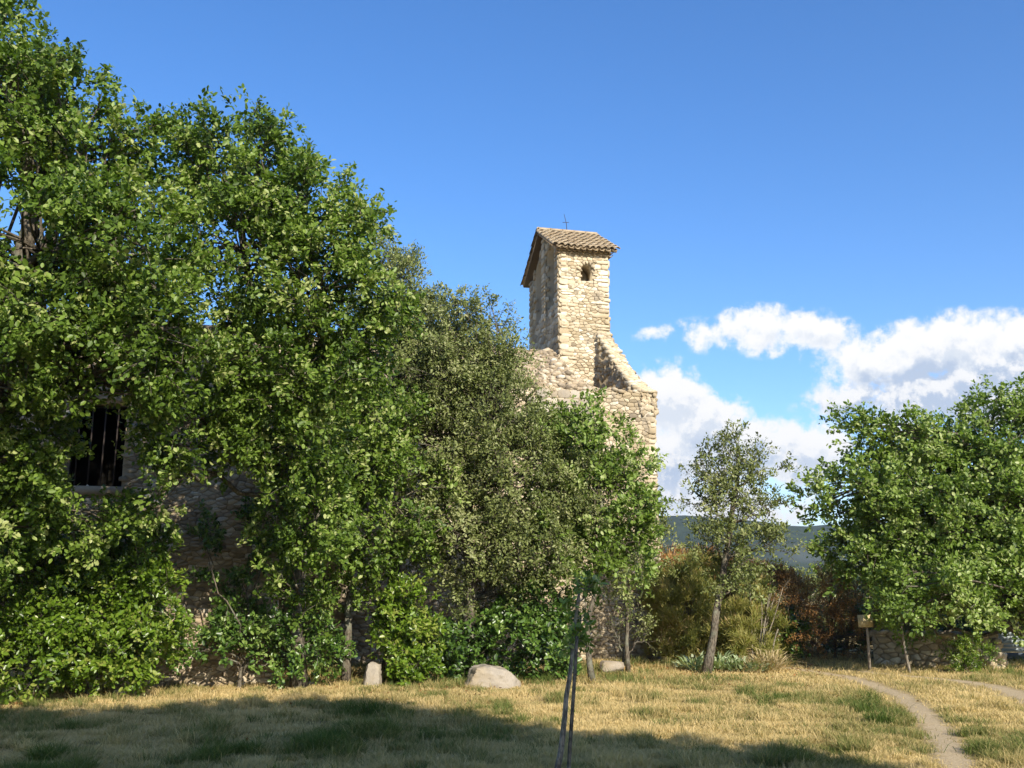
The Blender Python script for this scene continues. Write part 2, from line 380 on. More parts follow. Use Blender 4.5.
RUTS = [[(985,800,34),(957,768,30),(945,742,27),(925,718,23),(905,700,20),(880,688,18),(848,677,16),(815,671,14),(790,668,12),(765,666,10)],
        [(1090,740,40),(1040,706,34),(1005,692,26),(975,685,22),(940,680,18),(905,676,15),(860,671,12)]]
rutpts = []
for ri, rp in enumerate(RUTS):
    P = resample([tuple(gp(a, b_)) for a, b_, w in rp], 70)
    wd = np.interp(np.linspace(0, 1, 70), np.linspace(0, 1, len(rp)), [w/F*gp(a, b_).y*.62 for a, b_, w in rp])*1.35
    rutpts.append((P, wd)); tg = unit(np.gradient(P, axis=0)); nn = np.stack([-tg[:, 1], tg[:, 0], 0*tg[:, 0]], 1)
    V = []; T = []
    for i in range(70):
        wl = wd[i]*(1.15+.5*noise.noise(Vector((i*.4, ri*9, 0)))); wr = wd[i]*(1.15+.5*noise.noise(Vector((i*.4, ri*9, 7))))
        for k in range(9):
            u = -wl+(wl+wr)*k/8; p = P[i]+nn[i]*u; ee = 1-abs(k-4)/4
            V.append((p[0], p[1], gz(p[0], p[1])+.004+.008*min(1, ee*2))); T.append(ee)
    q = [(i*9+k, i*9+k+1, (i+1)*9+k+1, (i+1)*9+k) for i in range(69) for k in range(8)]
    tag(link('path', npmesh('path', V, q, [4]*len(q), T, smooth=True), M['gravel']), kind='structure')

# hills
hx = np.linspace(-2600, 2600, 150); hy = np.linspace(500, 2600, 70)
V = []; T = []
for y in hy:
    for x in hx:
        r = max(0, min(1, (y-520)/650)); r = r*r*(3-2*r); fall = 1-max(0, (y-1200)/1600)
        px = 512+F*x/y
        h = 70+16*noise.noise(Vector((x*.0016, 1.3, 0)))+ (x/1200)*14+14*noise.noise(Vector((x*.004, y*.003, 5)))+8*noise.noise(Vector((x*.015, y*.012, 2)))
        V.append((x, y, -4+h*r*fall+3*noise.noise(Vector((x*.05, y*.05, 0)))))
        d = math.hypot((x-236)/22, (y-790)/55)
        T.append(max(0, min(1, 1.3-d+.6*noise.noise(Vector((x*.03, y*.03, 4))))))
nx = len(hx); idx = np.arange(nx*len(hy)).reshape(len(hy), nx)
q = np.stack([idx[:-1, :-1], idx[:-1, 1:], idx[1:, 1:], idx[1:, :-1]], -1).reshape(-1, 4)
tag(link('hills', npmesh('hills', V, q, np.full(len(q), 4), T, smooth=True), M['hill']), kind='structure')

# ------------------------------------------------------------ chapel
ANG = R(14); d1 = np.array([math.cos(ANG), math.sin(ANG), 0]); d2 = np.array([-math.sin(ANG), math.cos(ANG), 0]); UP = np.array([0, 0, 1.])
def stones(acc, o, eu, ev, en, Wd, H, mask=None, sw=.24, sh=.13, gap=.010, prot=.012, quoin=True, jit=.34, tmean=.6, v0=0., rg=None, quo=.4):
    rg = rg or rng; v = v0; row = 0; c8 = [(-1,-.6),(-.72,-1),(.72,-1),(1,-.6),(1,.6),(.72,1),(-.72,1),(-1,.6)]
    while v < H:
        h = sh*rg.uniform(.6, 1.5)
        if v+h > H: h = H-v
        if h < .03: break
        u = 0.
        while u < Wd-1e-3:
            w = sw*rg.uniform(.5, 1.7); big = False
            if quoin and (u == 0 or u > Wd-quo): w = quo*rg.uniform(.6, 1.1) if (row % 2) == (u == 0) else quo*.55; big = True
            if Wd-(u+w) < sw*.45: w = Wd-u
            cu, cv = u+w/2, v+h/2
            if mask is None or mask(cu, cv, w/2, h/2):
                hw, hh = max(.01, w/2-gap*rg.uniform(.3, .8)), max(.01, h/2-gap*rg.uniform(.3, .8)); pr = prot*rg.uniform(.3, 1.5)
                if u == 0: hw += .0
                ring = [(cu+a*hw*(1-jit*.5*rg.random()), cv+b_*hh*(1-jit*rg.random())) for a, b_ in c8]
                V = []
                for n_, k in ((-.05, 1), (pr*.7, 1), (pr, .90)):
                    for a, b_ in ring: V.append(o+eu*(cu+(a-cu)*k)+ev*(cv+(b_-cv)*k)+en*n_)
                fs = [(i, (i+1) % 8, 8+(i+1) % 8, 8+i) for i in range(8)]+[(8+i, 8+(i+1) % 8, 16+(i+1) % 8, 16+i) for i in range(8)]+[tuple(range(16, 24))]
                acc.add(V, fs, float(np.clip(rg.normal(tmean+(.1 if big and quoin else 0), .24), 0, 1)))
            u += w
        v += h; row += 1
def clip(poly, nx_, ny_, d):
    o_ = []
    for i in range(len(poly)):
        a, b_ = poly[i], poly[(i+1) % len(poly)]; fa = a[0]*nx_+a[1]*ny_-d; fb = b_[0]*nx_+b_[1]*ny_-d
        if fa <= 0: o_.append(a)
        if fa*fb < 0: t = fa/(fa-fb); o_.append((a[0]+(b_[0]-a[0])*t, a[1]+(b_[1]-a[1])*t))
    return o_
def rubble(acc, o, eu, ev, en, Wd, H, mask=None, sw=.22, sh=.13, gap=.007, prot=.011, tmean=.55, quo=.36, jit=.42, quoins=True, rg=None):
    rg = rg or rng; e0 = .13 if quoins else 0.
    if quoins:
        stones(acc, o, eu, ev, en, Wd, H, lambda u, v, a, b_: (u < quo or u > Wd-quo) and (mask is None or mask(u, v, a, b_)), sw=quo*.9, sh=sh*1.35, gap=gap, prot=prot+.014, quoin=True, quo=quo, tmean=tmean+.08, rg=rg)
    asp = sw/sh; nu = int((Wd-2*e0)/sw)+2; nv = int(H/sh)+2
    du = (Wd-2*e0)/(nu-1); dv = H/(nv-1)
    G = {}
    for j in range(nv):
        for i in range(nu):
            G[i, j] = (e0+(i+(.5 if j % 2 else 0)*.8+rg.uniform(-jit, jit))*du, (j+rg.uniform(-jit, jit))*dv)
    for (i, j), (u, v) in G.items():
        if not (e0-.05 < u < Wd-e0+.05 and -.02 < v < H+.02): continue
        if rg.random() < .0: continue
        P = [(-du*1.2, -dv*1.2), (du*1.2, -dv*1.2), (du*1.2, dv*1.2), (-du*1.2, dv*1.2)]
        P = [(p[0]/asp, p[1]) for p in P]
        for a in range(-2, 3):
            for b_ in range(-2, 3):
                q = G.get((i+a, j+b_))
                if q is None or (a == 0 and b_ == 0): continue
                x, y = (q[0]-u)/asp, q[1]-v; L = math.hypot(x, y)
                if L < 1e-6: continue
                P = clip(P, x/L, y/L, L/2-gap*.5*rg.uniform(.5, 1.6))
                if len(P) < 3: break
            if len(P) < 3: break
        if len(P) < 3: continue
        P = [(min(max(p[0]*asp+u, e0), Wd-e0), min(max(p[1]+v, 0), H+.02*rg.random())) for p in P]
        cu = sum(p[0] for p in P)/len(P); cv = sum(p[1] for p in P)/len(P)
        if mask is not None and not mask(cu, cv, sw*.38, sh*.38): continue
        n = len(P); pr = prot*rg.uniform(.2, 1.5); V = []; tl = rg.normal(0, .05, 2)
        for n_, k in ((-.06, 1), (pr*.5, .985), (pr, .90)):
            for a, b_ in P: V.append(o+eu*(cu+(a-cu)*k)+ev*(cv+(b_-cv)*k)+en*(n_+(tl[0]*(a-cu)+tl[1]*(b_-cv) if n_ > 0 else 0)))
        fs = [(k, (k+1) % n, n+(k+1) % n, n+k) for k in range(n)]+[(n+k, n+(k+1) % n, 2*n+(k+1) % n, 2*n+k) for k in range(n)]+[tuple(range(2*n, 3*n))]
        acc.add(V, fs, float(np.clip(rg.normal(tmean, .24), 0, 1)))
def rock(acc, c, r, rg, tint, lo=1, squash=(1, 1, 1)):
    bm = bmesh.new(); bmesh.ops.create_icosphere(bm, subdivisions=lo, radius=1)
    sd = rg.uniform(0, 50)
    R3 = Matrix.Rotation(rg.uniform(0, 6.28), 3, 'Z')@Matrix.Rotation(rg.uniform(-.5, .5), 3, 'X')
    V = []
    for v in bm.verts:
        p = v.co*(1+.28*noise.noise(v.co*1.3+Vector((sd, 0, 0))))
        p = R3@Vector((p.x*squash[0], p.y*squash[1], p.z*squash[2])); V.append((c[0]+p.x*r, c[1]+p.y*r, c[2]+p.z*r))
    acc.add(V, [tuple(v.index for v in f.verts) for f in bm.faces], tint); bm.free()
def prism(acc, poly, ez, depth, holes=(), tint=.5):
    """poly: 3D points of a planar outline, extruded by ez*depth"""
    loops = [poly]+list(holes); tess = tessellate_polygon([[Vector(p) for p in l] for l in loops])
    P = [np.asarray(p, float) for l in loops for p in l]; n = len(P); V = P+[p+ez*depth for p in P]
    fs = [tuple(t) for t in tess]+[tuple(i+n for i in reversed(t)) for t in tess]; k = 0
    for l in loops:
        m_ = len(l); fs += [(k+i, k+(i+1) % m_, n+k+(i+1) % m_, n+k+i) for i in range(m_)]; k += m_
    acc.add(V, fs, tint)
def fixn(o):
    bm = bmesh.new(); bm.from_mesh(o.data); bmesh.ops.recalc_face_normals(bm, faces=bm.faces); bm.to_mesh(o.data); bm.free(); return o

YC = 24.6
C0 = np.array(at(655, 392, YC)); HW = C0[2]; C0g = C0*[1, 1, 0]         # right front corner of the church front
chapel = empty('ruined_chapel', tuple(C0g), 'ruined limestone chapel with a small gabled bell tower, half hidden behind trees', 'chapel')
def top_off(u): return .10*noise.noise(Vector((u*1.7, 4, 0)))
# church front
LW = 9.6
A = Acc(); o = C0g-d1*LW
prism(A, [o+d2*.06-UP*.3, C0g-d1*.06+d2*.06-UP*.3, C0g-d1*.06+d2*.06+UP*(HW-.05), o+d2*.06+UP*(HW+.05)], d2, .7)
rubble(A, o-UP*.1, d1, UP, -d2, LW, HW+.1, sw=.17, sh=.092, tmean=.55, jit=.45, gap=.006, mask=lambda u, v, a, b_: u > 2)
rubble(A, C0g-UP*.1, d2, UP, d1, 6.0, HW+.1, sw=.18, sh=.105, tmean=.5)
front = fixn(link('front_wall', A.mesh('front_wall'), M['stone'])); child(front, chapel)
# smoother block of squared masonry above the trees
A = Acc(); s0 = at(536, 411, 23.9)
ub = LW-3.05
stones(A, o-UP*.1-d2*.012, d1, UP, -d2, LW, HW+.06, sw=.22, sh=.17, prot=.02, quoin=False, jit=.1, gap=.012, tmean=.62, v0=HW-.75, mask=lambda u, v, a, b_: ub-.2 < u < ub+1.35)
child(fixn(link('squared_masonry', A.mesh('squared'), M['greystone'])), chapel)

# tower frame: near left corner
YT = 26.6
T0 = np.array(at(561, 352, YT)); TB = T0[2]-.9; T0g = T0*[1, 1, 0]
TW = 1.43; TL = 3.5
ez_near = at(560, 246, YT)[2]; 
zE = ez_near; zR = at(535, 231, YT+TL*.5)[2]-.12
e2 = unit(np.array([-.215, .977, 0]))
print('tower', TB, zE, zR, HW)
# rubble slope between front wall and tower
def slope_z(a, b_):                    # a along d1 from C0 (negative left), b_ along d2
    base = HW-.03; top = T0[2]-.05
    t = max(0, min(1, (b_-.1)/2.2)); t = t**.85
    kx = max(0, min(1, (a+2.1)/.9)); kx = kx*kx*(3-2*kx); t = t*(1-kx*.97)
    z = base+(top-base)*t+ max(0, b_-2.4)*.09*(1-kx)
    z += .10*noise.noise(Vector((a*1.3, b_*1.3, 2)))+.05*noise.noise(Vector((a*4, b_*4, 2)))
    return z
A = Acc(); aa = np.linspace(-9.5, -.1, 80); bb = np.linspace(.02, 7, 60); V = []
for b_ in bb:
    for a in aa: V.append(C0g+d1*a+d2*b_+UP*slope_z(a, b_))
fs = [(i*80+j, i*80+j+1, (i+1)*80+j+1, (i+1)*80+j) for i in range(59) for j in range(79)]
A.add(V, fs, .4)
rg = np.random.default_rng(5)
for _ in range(2600):
    a = rg.uniform(-6.5, -.15); b_ = rg.uniform(0, 1)**1.3*4.8; r = rg.uniform(.035, .13)*rg.uniform(.6, 1)
    p = C0g+d1*a+d2*b_+UP*(slope_z(a, b_)+r*.1); rock(A, p, r, rg, float(np.clip(rg.normal(.55, .24), 0, 1)), 1, (1.25, 1, .7))
child(link('rubble_vault', A.mesh('rubble_vault'), M['rubble']), chapel)

# parapet that sweeps down from the tower to the front corner
pin = .34
A = Acc(); 
T1g = T0g+d1*TW
bT = float(np.dot(T1g-C0g, d2)); 
prof = []; npf = 16
yz0 = at(611, 330, YT+.3)[2]; aT = float(np.dot(T1g-C0g, d1))
for i in range(npf):
    t = i/(npf-1); b_ = .02+t*(bT+.1); z = HW+.0+(yz0-HW)*(t**1.3)+.05*noise.noise(Vector((t*22, 3, 0)))+.04*noise.noise(Vector((t*9, 0, 0))); prof.append((b_, z))
def pa(b_): return (b_/bT)*(aT-.0)      # outer line leans from front corner to tower corner
V = []; 
for b_, z in prof:
    for off_ in (-pin, -pin*.5, -.03):
        V.append(C0g+d1*(pa(b_)+off_)+d2*b_+UP*(z+ (.04 if off_ == -pin*.5 else 0)))
    V.append(C0g+d1*(pa(b_)-.03)+d2*b_+UP*(HW-1.5)); V.append(C0g+d1*(pa(b_)-pin)+d2*b_+UP*(HW-1.5))
fs = [(i*5+j, i*5+(j+1) % 5, (i+1)*5+(j+1) % 5, (i+1)*5+j) for i in range(npf-1) for j in range(5)]+[(0, 1, 2, 3, 4)]
A.add(V, fs, .5)
for _ in range(700):
    t = rg.random(); b_ = t*bT; z = np.interp(b_, [p[0] for p in prof], [p[1] for p in prof]); r = rg.uniform(.04, .12)
    p = C0g+d1*(pa(b_)-rg.uniform(.04, pin))+d2*b_+UP*(z+.0); rock(A, p, r, rg, float(np.clip(rg.normal(.72, .2), 0, 1)), 1, (1.3, 1, .5))
for _ in range(500):                    # inner and outer face of the parapet
    b_ = rg.random()*bT; z = np.interp(b_, [p[0] for p in prof], [p[1] for p in prof]); zz = rg.uniform(HW-.6, z-.02)
    for off_ in (-pin, -.03): rock(A, C0g+d1*(pa(b_)+off_)+d2*b_+UP*zz, rg.uniform(.05, .11), rg, float(np.clip(rg.normal(.45, .2), 0, 1)), 1, (.5, 1.4, .8))
child(fixn(link('parapet', A.mesh('parapet'), M['stone'])), chapel)

# bell tower
tower = empty('bell_tower', tuple(T0g+UP*TB), None, None); tower.parent = chapel; tower.matrix_parent_inverse = Matrix.Translation(-Vector(chapel.location))
bpy.context.view_layer.update()
def tchild(o): o.parent = tower; o.matrix_parent_inverse = Matrix.Translation(-Vector((T0g+UP*TB).tolist())); return o
def tp(u, s, z): return T0g+d1*u+e2*s+UP*z
zb = TB+.55
ARCH = [(1.08, .45), (2.45, .45)]        # centre along the long side, half width
zs = zE-.18
def arch_loop(c, hw, z0, z1, n=9):
    L = [(c-hw, z0), (c+hw, z0)]+[(c+hw*math.cos(t), z1+hw*math.sin(t)*1.1) for t in np.linspace(0, math.pi, n)]
    return L
arch_z0 = zs-1.3
holes = [[tp(.03, s, z) for s, z in arch_loop(c, hw, arch_z0, zs)] for c, hw in ARCH]
A = Acc()
gzl = lambda s: zE+(zR-zE)*(1-abs(s-TL/2)/(TL/2))
SD = .60
prism(A, [tp(.03, SD, TB), tp(.03, TL-.03, TB), tp(.03, TL-.03, zE), tp(.03, TL/2, zR-.02), tp(.03, SD, gzl(SD)-.02)], d1, TW-.06, holes)
WX, WZ, WHW = .78, at(586, 281, YT+.2)[2], .17
nich = [(WX-WHW, WZ), (WX+WHW, WZ)]+[(WX+WHW*math.cos(t), WZ+.30+WHW*1.15*math.sin(t)) for t in np.linspace(0, math.pi, 9)]
prism(A, [tp(.03, .03, TB), tp(TW-.03, .03, TB), tp(TW-.03, .03, zE), tp(.03, .03, zE)], e2, SD-.033, [[tp(u, .03, z) for u, z in nich]])
prism(A, [tp(.03, .03, zE+.002), tp(.03, SD-.004, zE+.002), tp(.03, SD-.004, gzl(SD)-.02)], d1, TW-.06)
gz_line = lambda s: zE+(zR-zE)*(1-abs(s-TL/2)/(TL/2))
def m_left(u, v, a, b_):
    s = TL-u; z = TB+v
    if z+b_ > gz_line(s)-.03: return False
    for c, hw in ARCH:
        if abs(s-c) < hw+a*.72 and z > arch_z0-b_ and (z < zs or math.hypot(s-c, (z-zs)/1.1) < hw+b_): return False
    return True
rubble(A, tp(0, TL, TB), -e2, UP, -d1, TL, zR-TB, m_left, sw=.27, sh=.16, prot=.02, tmean=.5, quoins=False)
for (p0, p1) in ((.0, .40), (1.55, 1.93), (TL-.40, TL)):       # pilasters between and beside the bell openings
    ph = min(gzl(p0+.02), gzl(p1-.02))-.06-TB
    prism(A, [tp(-.045, p0+.03, TB), tp(-.045, p1-.03, TB), tp(-.045, p1-.03, TB+ph), tp(-.045, p0+.03, TB+ph)], d1, .07)
    stones(A, tp(-.055, p1, TB), -e2, UP, -d1, p1-p0, ph, None, sw=.4, sh=.17, prot=.02, tmean=.55, quoin=False)
prism(A, [tp(.0, 0.03, TB), tp(-.045, 0.03, TB), tp(-.045, .03, zE-.02), tp(.0, .03, zE-.02)], e2, .3)
stones(A, tp(-.055, 0, TB), d1, UP, unit(np.cross(d1, UP)), .3, zE-TB, None, sw=.3, sh=.16, prot=.014, tmean=.68, quoin=False)
def m_front(u, v, a, b_):
    z = TB+v
    return not (abs(u-WX) < WHW+a*.75 and WZ-b_*.6 < z < WZ+.48+b_*.5)
nf = unit(np.cross(d1, UP)); 
rubble(A, tp(0, 0, TB), d1, UP, nf, TW, zE-TB+.04, m_front, sw=.16, sh=.088, prot=.010, tmean=.66, quo=.34)
rubble(A, tp(TW, 0, TB), e2, UP, d1, TL, zE-TB, None, sw=.27, sh=.15, prot=.016)
# niche surround stones and dark recess (real pocket)
for k in range(7):
    t = math.pi*(k+.5)/7; cu, cz = WX+(WHW+.06)*math.cos(t), WZ+.30+(WHW+.06)*math.sin(t)
    rock(A, tp(cu, 0, cz)+nf*.01, .07, rg, .7, 1, (1, .5, .9))
body = fixn(link('masonry', A.mesh('masonry'), M['stone'])); tchild(body)
# roof of canal tiles
roofA = Acc(); ov = .27; rk = .2
sl = math.atan2(zR-zE, TL/2)
def half_tile(acc, p, u, w, n, L, r, tint, up=True, r2=None):
    """barrel tile: starts at p, axis u, width dir w, normal n"""
    k = 7; V = []; r2 = r2 or r*.82; sg = 1 if up else -1
    for (q, rr) in ((p, r), (p+u*L, r2)):
        for th in (0, .016):
            for i in range(k):
                a = math.pi*i/(k-1); V.append(q+w*math.cos(a)*(rr-th)+n*sg*math.sin(a)*(rr-th)*.8)
    fs = []
    for i in range(k-1):
        fs += [(i, i+1, 2*k+i+1, 2*k+i), (k+i+1, k+i, 3*k+i, 3*k+i+1), (i+1, i, k+i, k+i+1), (2*k+i, 2*k+i+1, 3*k+i+1, 3*k+i)]
    acc.add(V, fs, tint)
slen = math.hypot(TL/2+ov, (zR-zE)*(TL/2+ov)/(TL/2))
for side in (0, 1):
    dn = (-e2 if side == 0 else e2)*math.cos(sl)-UP*math.sin(sl)
    nn = (-e2 if side == 0 else e2)*math.sin(sl)+UP*math.cos(sl)
    ridge = tp(-rk, TL/2, zR+.10)
    # boarding under the tiles
    w = TW+2*rk; P4 = [ridge-nn*.05, ridge+d1*w-nn*.05, ridge+d1*w+dn*(slen-.05)-nn*.05, ridge+dn*(slen-.05)-nn*.05]
    V = P4+[p-nn*.06 for p in P4]; roofA.add(V, [(0,1,2,3),(7,6,5,4),(0,1,5,4),(1,2,6,5),(2,3,7,6),(3,0,4,7)], .25)
    nc = 10; cw = w/nc; nr = 7; rl = slen/nr
    for c in range(nc+1):
        for r_ in range(nr):
            for up in (True, False):
                if not up and c == nc: continue
                cx = (c+(0 if up else .5))*cw; e = dn*(rl*(r_+1)+rg.uniform(-.02, .03))
                p = ridge+d1*(cx+rg.uniform(-.012, .012))+e+nn*(.0 if up else -.012)+nn*(.012*1)
                sag = -.03*math.sin(math.pi*c/nc)*r_/nr
                half_tile(roofA, p+UP*sag, -dn*1.0-nn*.06, d1, nn, rl*1.28, cw*.46, float(np.clip(rg.normal(.62, .1), 0, 1)), up)
# ridge tiles and eave courses
for i in range(5):
    half_tile(roofA, tp(-rk+i*(TW+2*rk)/5, TL/2, zR+.10), unit(d1+UP*.05), e2, UP, .38, .13, rg.uniform(.4, .8))
for k, (oo, zz) in enumerate(((.20, -.08), (.14, -.15), (.07, -.22))):
    for i in range(11):
        half_tile(roofA, tp(-.05+i*(TW+.1)/10, -oo, zE+zz-.02+.08), e2, d1, UP, .3, .075, rg.uniform(.2, .7), False)
roof = link('roof', roofA.mesh('roof'), M['tile']); tchild(roof)
A = Acc(); rp = tp(TW*.5, TL/2, zR+.15)
tube(A, [rp-UP*.1, rp+UP*.25+d1*-.02, rp+UP*.55-d1*.09], [.012, .01, .006], 5)
tube(A, [rp+UP*.28-d1*.14, rp+UP*.30+d1*.06], [.009, .009], 5)
tchild(link('iron_cross', A.mesh('iron_cross'), M['iron']))

# side wing of the chapel, nearer, with the barred window
K = np.array(at(281, 500, 17.8)); Kg = K*[1, 1, 0]; NW = 12.; NH = 6.3
A = Acc(); no = Kg-d1*NW
wpx = at(94, 445, 16.6)
wu = float(np.dot(np.array([wpx[0], wpx[1], 0])-no, d1))
# intersect: find u along the wall whose projection is px 94
def proj(p):
    p = Vector(p)-Vector((0, 0, EYE)); yy = p.y*math.cos(TH)+p.z*math.sin(TH); zz = -p.y*math.sin(TH)+p.z*math.cos(TH)
    return 512+F*p.x/yy, 384-F*zz/yy
wu = min(np.arange(0, NW, .02), key=lambda u: abs(proj(no+d1*u+UP*4)[0]-95)); wy = (no+d1*wu)[1]
wz0, wz1 = at(94, 486, wy)[2], at(94, 402, wy)[2]; whw = .46
hole = [no+d1*u+d2*.05+UP*z for u, z in ((wu-whw, wz0), (wu+whw, wz0), (wu+whw, wz1), (wu-whw, wz1))]
prism(A, [no+d2*.05-UP*.3, Kg-d1*.05+d2*.05-UP*.3, Kg-d1*.05+d2*.05+UP*NH, no+d2*.05+UP*NH], d2, .6, [hole])
rubble(A, no-UP*.1, d1, UP, -d2, NW, NH+.1, sw=.15, sh=.075, tmean=.52, jit=.5, gap=.004, prot=.010, mask=lambda u, v, a, b_: u > 2.5 and not (abs(u-wu) < whw+a*.8 and wz0-b_ < v-.1 < wz1+b_))
rubble(A, Kg-UP*.1, d2, UP, d1, 7.2, NH+.1, sw=.17, sh=.095, tmean=.46, jit=.42, gap=.008, prot=.016)
prism(A, [Kg-d1*.65+d2*.66-UP*.3, Kg-d1*.05+d2*.66-UP*.3, Kg-d1*.05+d2*.66+UP*NH, Kg-d1*.65+d2*.66+UP*NH], d2, 6.4)
prism(A, [no+d2*.6+UP*(NH-.4), Kg-d1*.05+d2*.6+UP*(NH-.4), Kg-d1*.05+d2*.6+UP*(NH-.02), no+d2*.6+UP*(NH-.02)], d2, 6.4)
prism(A, [no+d2*5.8-UP*.3, Kg-d1*.7+d2*5.8-UP*.3, Kg-d1*.7+d2*5.8+UP*(NH-.4), no+d2*5.8+UP*(NH-.4)], d2, .2)
child(fixn(link('side_wall', A.mesh('side_wall'), M['rubble'])), chapel)
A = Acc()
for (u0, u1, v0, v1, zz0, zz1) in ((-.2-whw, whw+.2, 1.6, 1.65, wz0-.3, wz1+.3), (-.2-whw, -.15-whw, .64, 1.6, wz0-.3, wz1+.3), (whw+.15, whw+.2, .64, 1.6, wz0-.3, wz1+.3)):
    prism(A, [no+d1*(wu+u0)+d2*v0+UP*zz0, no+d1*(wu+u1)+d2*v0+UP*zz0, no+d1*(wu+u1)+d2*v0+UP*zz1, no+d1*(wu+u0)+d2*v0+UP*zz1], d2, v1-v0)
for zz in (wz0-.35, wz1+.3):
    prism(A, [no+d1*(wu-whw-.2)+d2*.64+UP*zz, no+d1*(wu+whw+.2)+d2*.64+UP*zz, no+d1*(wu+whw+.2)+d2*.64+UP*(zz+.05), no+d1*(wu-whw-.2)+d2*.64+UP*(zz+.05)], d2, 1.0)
child(fixn(link('painted_shade_box', A.mesh('painted_shade_box'), M['black'])), chapel)  # box added behind the window, coloured black to give the room's darkness
win = tag(empty('window', tuple(no+d1*wu+UP*wz0), None, None)); win.parent = chapel; win.matrix_parent_inverse = Matrix.Translation(-Vector(chapel.location)); win['label'] = 'dark barred window opening'
wo_ = Vector((no+d1*wu+UP*wz0).tolist())
for k in range(4):
    A = Acc(); bu = wu-whw+(k+.7)*(2*whw)/4.4; p = no+d1*bu+d2*.14
    tube(A, [p+UP*(wz0-.02), p+UP*(wz1+.02)], [.014, .014], 6)
    o_ = link('bar', A.mesh('bar', True), M['iron']); o_.parent = win; o_.matrix_parent_inverse = Matrix.Translation(-wo_)
A = Acc(); prism(A, [no+d1*(wu-whw-.12)+UP*(wz0-.16)-d2*.06, no+d1*(wu+whw+.12)+UP*(wz0-.16)-d2*.06, no+d1*(wu+whw+.12)+UP*(wz0-.004)-d2*.06, no+d1*(wu-whw-.12)+UP*(wz0-.004)-d2*.06], d2, .5)
o_ = fixn(link('sill', A.mesh('sill'), M['rubble'])); o_.parent = win; o_.matrix_parent_inverse = Matrix.Translation(-wo_)

# ------------------------------------------------------------ low dry stone wall, panel, sign, stones
wl, wr = at(874, 664, 22.6), at(992, 667, 21.4)
wl.z = wr.z = 0
A = Acc(); e = np.array(wr-wl); Lw = float(np.linalg.norm(e)); e = unit(e); nb = np.array([e[1], -e[0], 0]); ow = np.array(wl)
WHt = .66
prism(A, [ow-nb*.05-UP*.2, ow+e*Lw-nb*.05-UP*.2, ow+e*Lw-nb*.05+UP*(WHt-.03), ow-nb*.05+UP*(WHt-.03)], -nb, .4)
rubble(A, ow-UP*.05, e, UP, nb, Lw, WHt+.03, sw=.22, sh=.12, prot=.03, quoins=False)
for i in range(170):
    u = rg.uniform(0, Lw); rock(A, ow+e*u-nb*rg.uniform(0, .42)+UP*(WHt+rg.uniform(-.03, .03)), rg.uniform(.06, .15), rg, rg.uniform(.3, .9), 1, (1.4, 1, .45))
for i in range(60):
    rock(A, ow+e*(Lw+rg.uniform(-.1, .16))-nb*rg.uniform(-.05, .4)+UP*rg.uniform(.0, WHt+.04), rg.uniform(.08, .16), rg, rg.uniform(.6, 1), 1, (1.1, 1, .7))
tag(fixn(link('low_stone_wall', A.mesh('low_stone_wall'), M['stone'])), 'low dry stone wall in the shade under the spreading oak at right', 'stone wall')

g0 = at(997, 662, 23.5); g0.z = .18; pn = empty('slatted_panel', tuple(g0), 'pale blue grey slatted panel beyond the end of the low stone wall', 'panel')
A = Acc()
for k in range(9):
    z = .22+k*.088; prism(A, [np.array([g0.x, g0.y, z]), np.array([g0.x+2.6, g0.y-.1, z]), np.array([g0.x+2.6, g0.y-.1-.012, z+.082]), np.array([g0.x, g0.y-.012, z+.082])], np.array([0, 1., 0]), .03)
child(fixn(link('slats', A.mesh('slats'), M['panel'])), pn)
A = Acc(); prism(A, [np.array([g0.x-.06, g0.y-.05, .06]), np.array([g0.x+2.7, g0.y-.15, .06]), np.array([g0.x+2.7, g0.y-.15, .20]), np.array([g0.x-.06, g0.y-.05, .20])], np.array([0, 1., 0]), .12)
child(fixn(link('bottom_rail', A.mesh('bottom_rail'), M['rail'])), pn)
for x_ in (.0, 1.3, 2.58):
    A = Acc(); prism(A, [np.array([g0.x+x_, g0.y+.04, -.2]), np.array([g0.x+x_+.06, g0.y+.04, -.2]), np.array([g0.x+x_+.06, g0.y+.04, .98]), np.array([g0.x+x_, g0.y+.04, .98])], np.array([0, 1., 0]), .06)
    child(fixn(link('post', A.mesh('post'), M['rail'])), pn)

sb = at(869, 661, 21.2); sb.z = 0; sg = empty('sign', tuple(sb), 'small blank tan board on a thin wooden post under the oak', 'sign')
A = Acc(); st = at(866, 616, 21.2); tube(A, [sb-Vector((0,0,.1)), sb.lerp(st, .5)+Vector((.01,0,0)), Vector((st.x, st.y, st.z))], [.032, .03, .027], 7)
child(link('post', A.mesh('post', True), M['wood']), sg)
A = Acc(); c = np.array(at(865, 621, 21.14)); ex = unit(np.array([1, .1, .03])); ez = unit(np.array([-.06, .0, 1])); 
prism(A, [c-ex*.16-ez*.12, c+ex*.155-ez*.13, c+ex*.165+ez*.125, c-ex*.15+ez*.13], np.array([0, -1., 0]), .025)
child(fixn(link('board', A.mesh('board'), M['sign'])), sg)

def stick(name, pts, r, label, cat, mat):
    A = Acc(); P = resample(pts, 9); tube(A, P, np.linspace(r, r*.75, 9), 6)
    return tag(link(name, A.mesh(name, True), mat), label, cat)
def at0(px, py, Y, z=None):
    p = at(px, py, Y)
    if z is not None: p.z = z
    return tuple(p)
stick('wooden_stake', [at0(909, 658, 20.6, -.05), at0(904, 645, 20.6), at0(902, 631, 20.6), at0(901, 622, 20.6)], .03, 'bent pale stake standing between the sign and the low stone wall', 'stake', M['barkpale'])
stick('wooden_stake', [at0(770, 655, 22.0, -.05), at0(774, 640, 22.0), at0(778, 629, 22.0)], .02, 'thin pale stick leaning at the right edge of the green broom', 'stake', M['barkpale'])

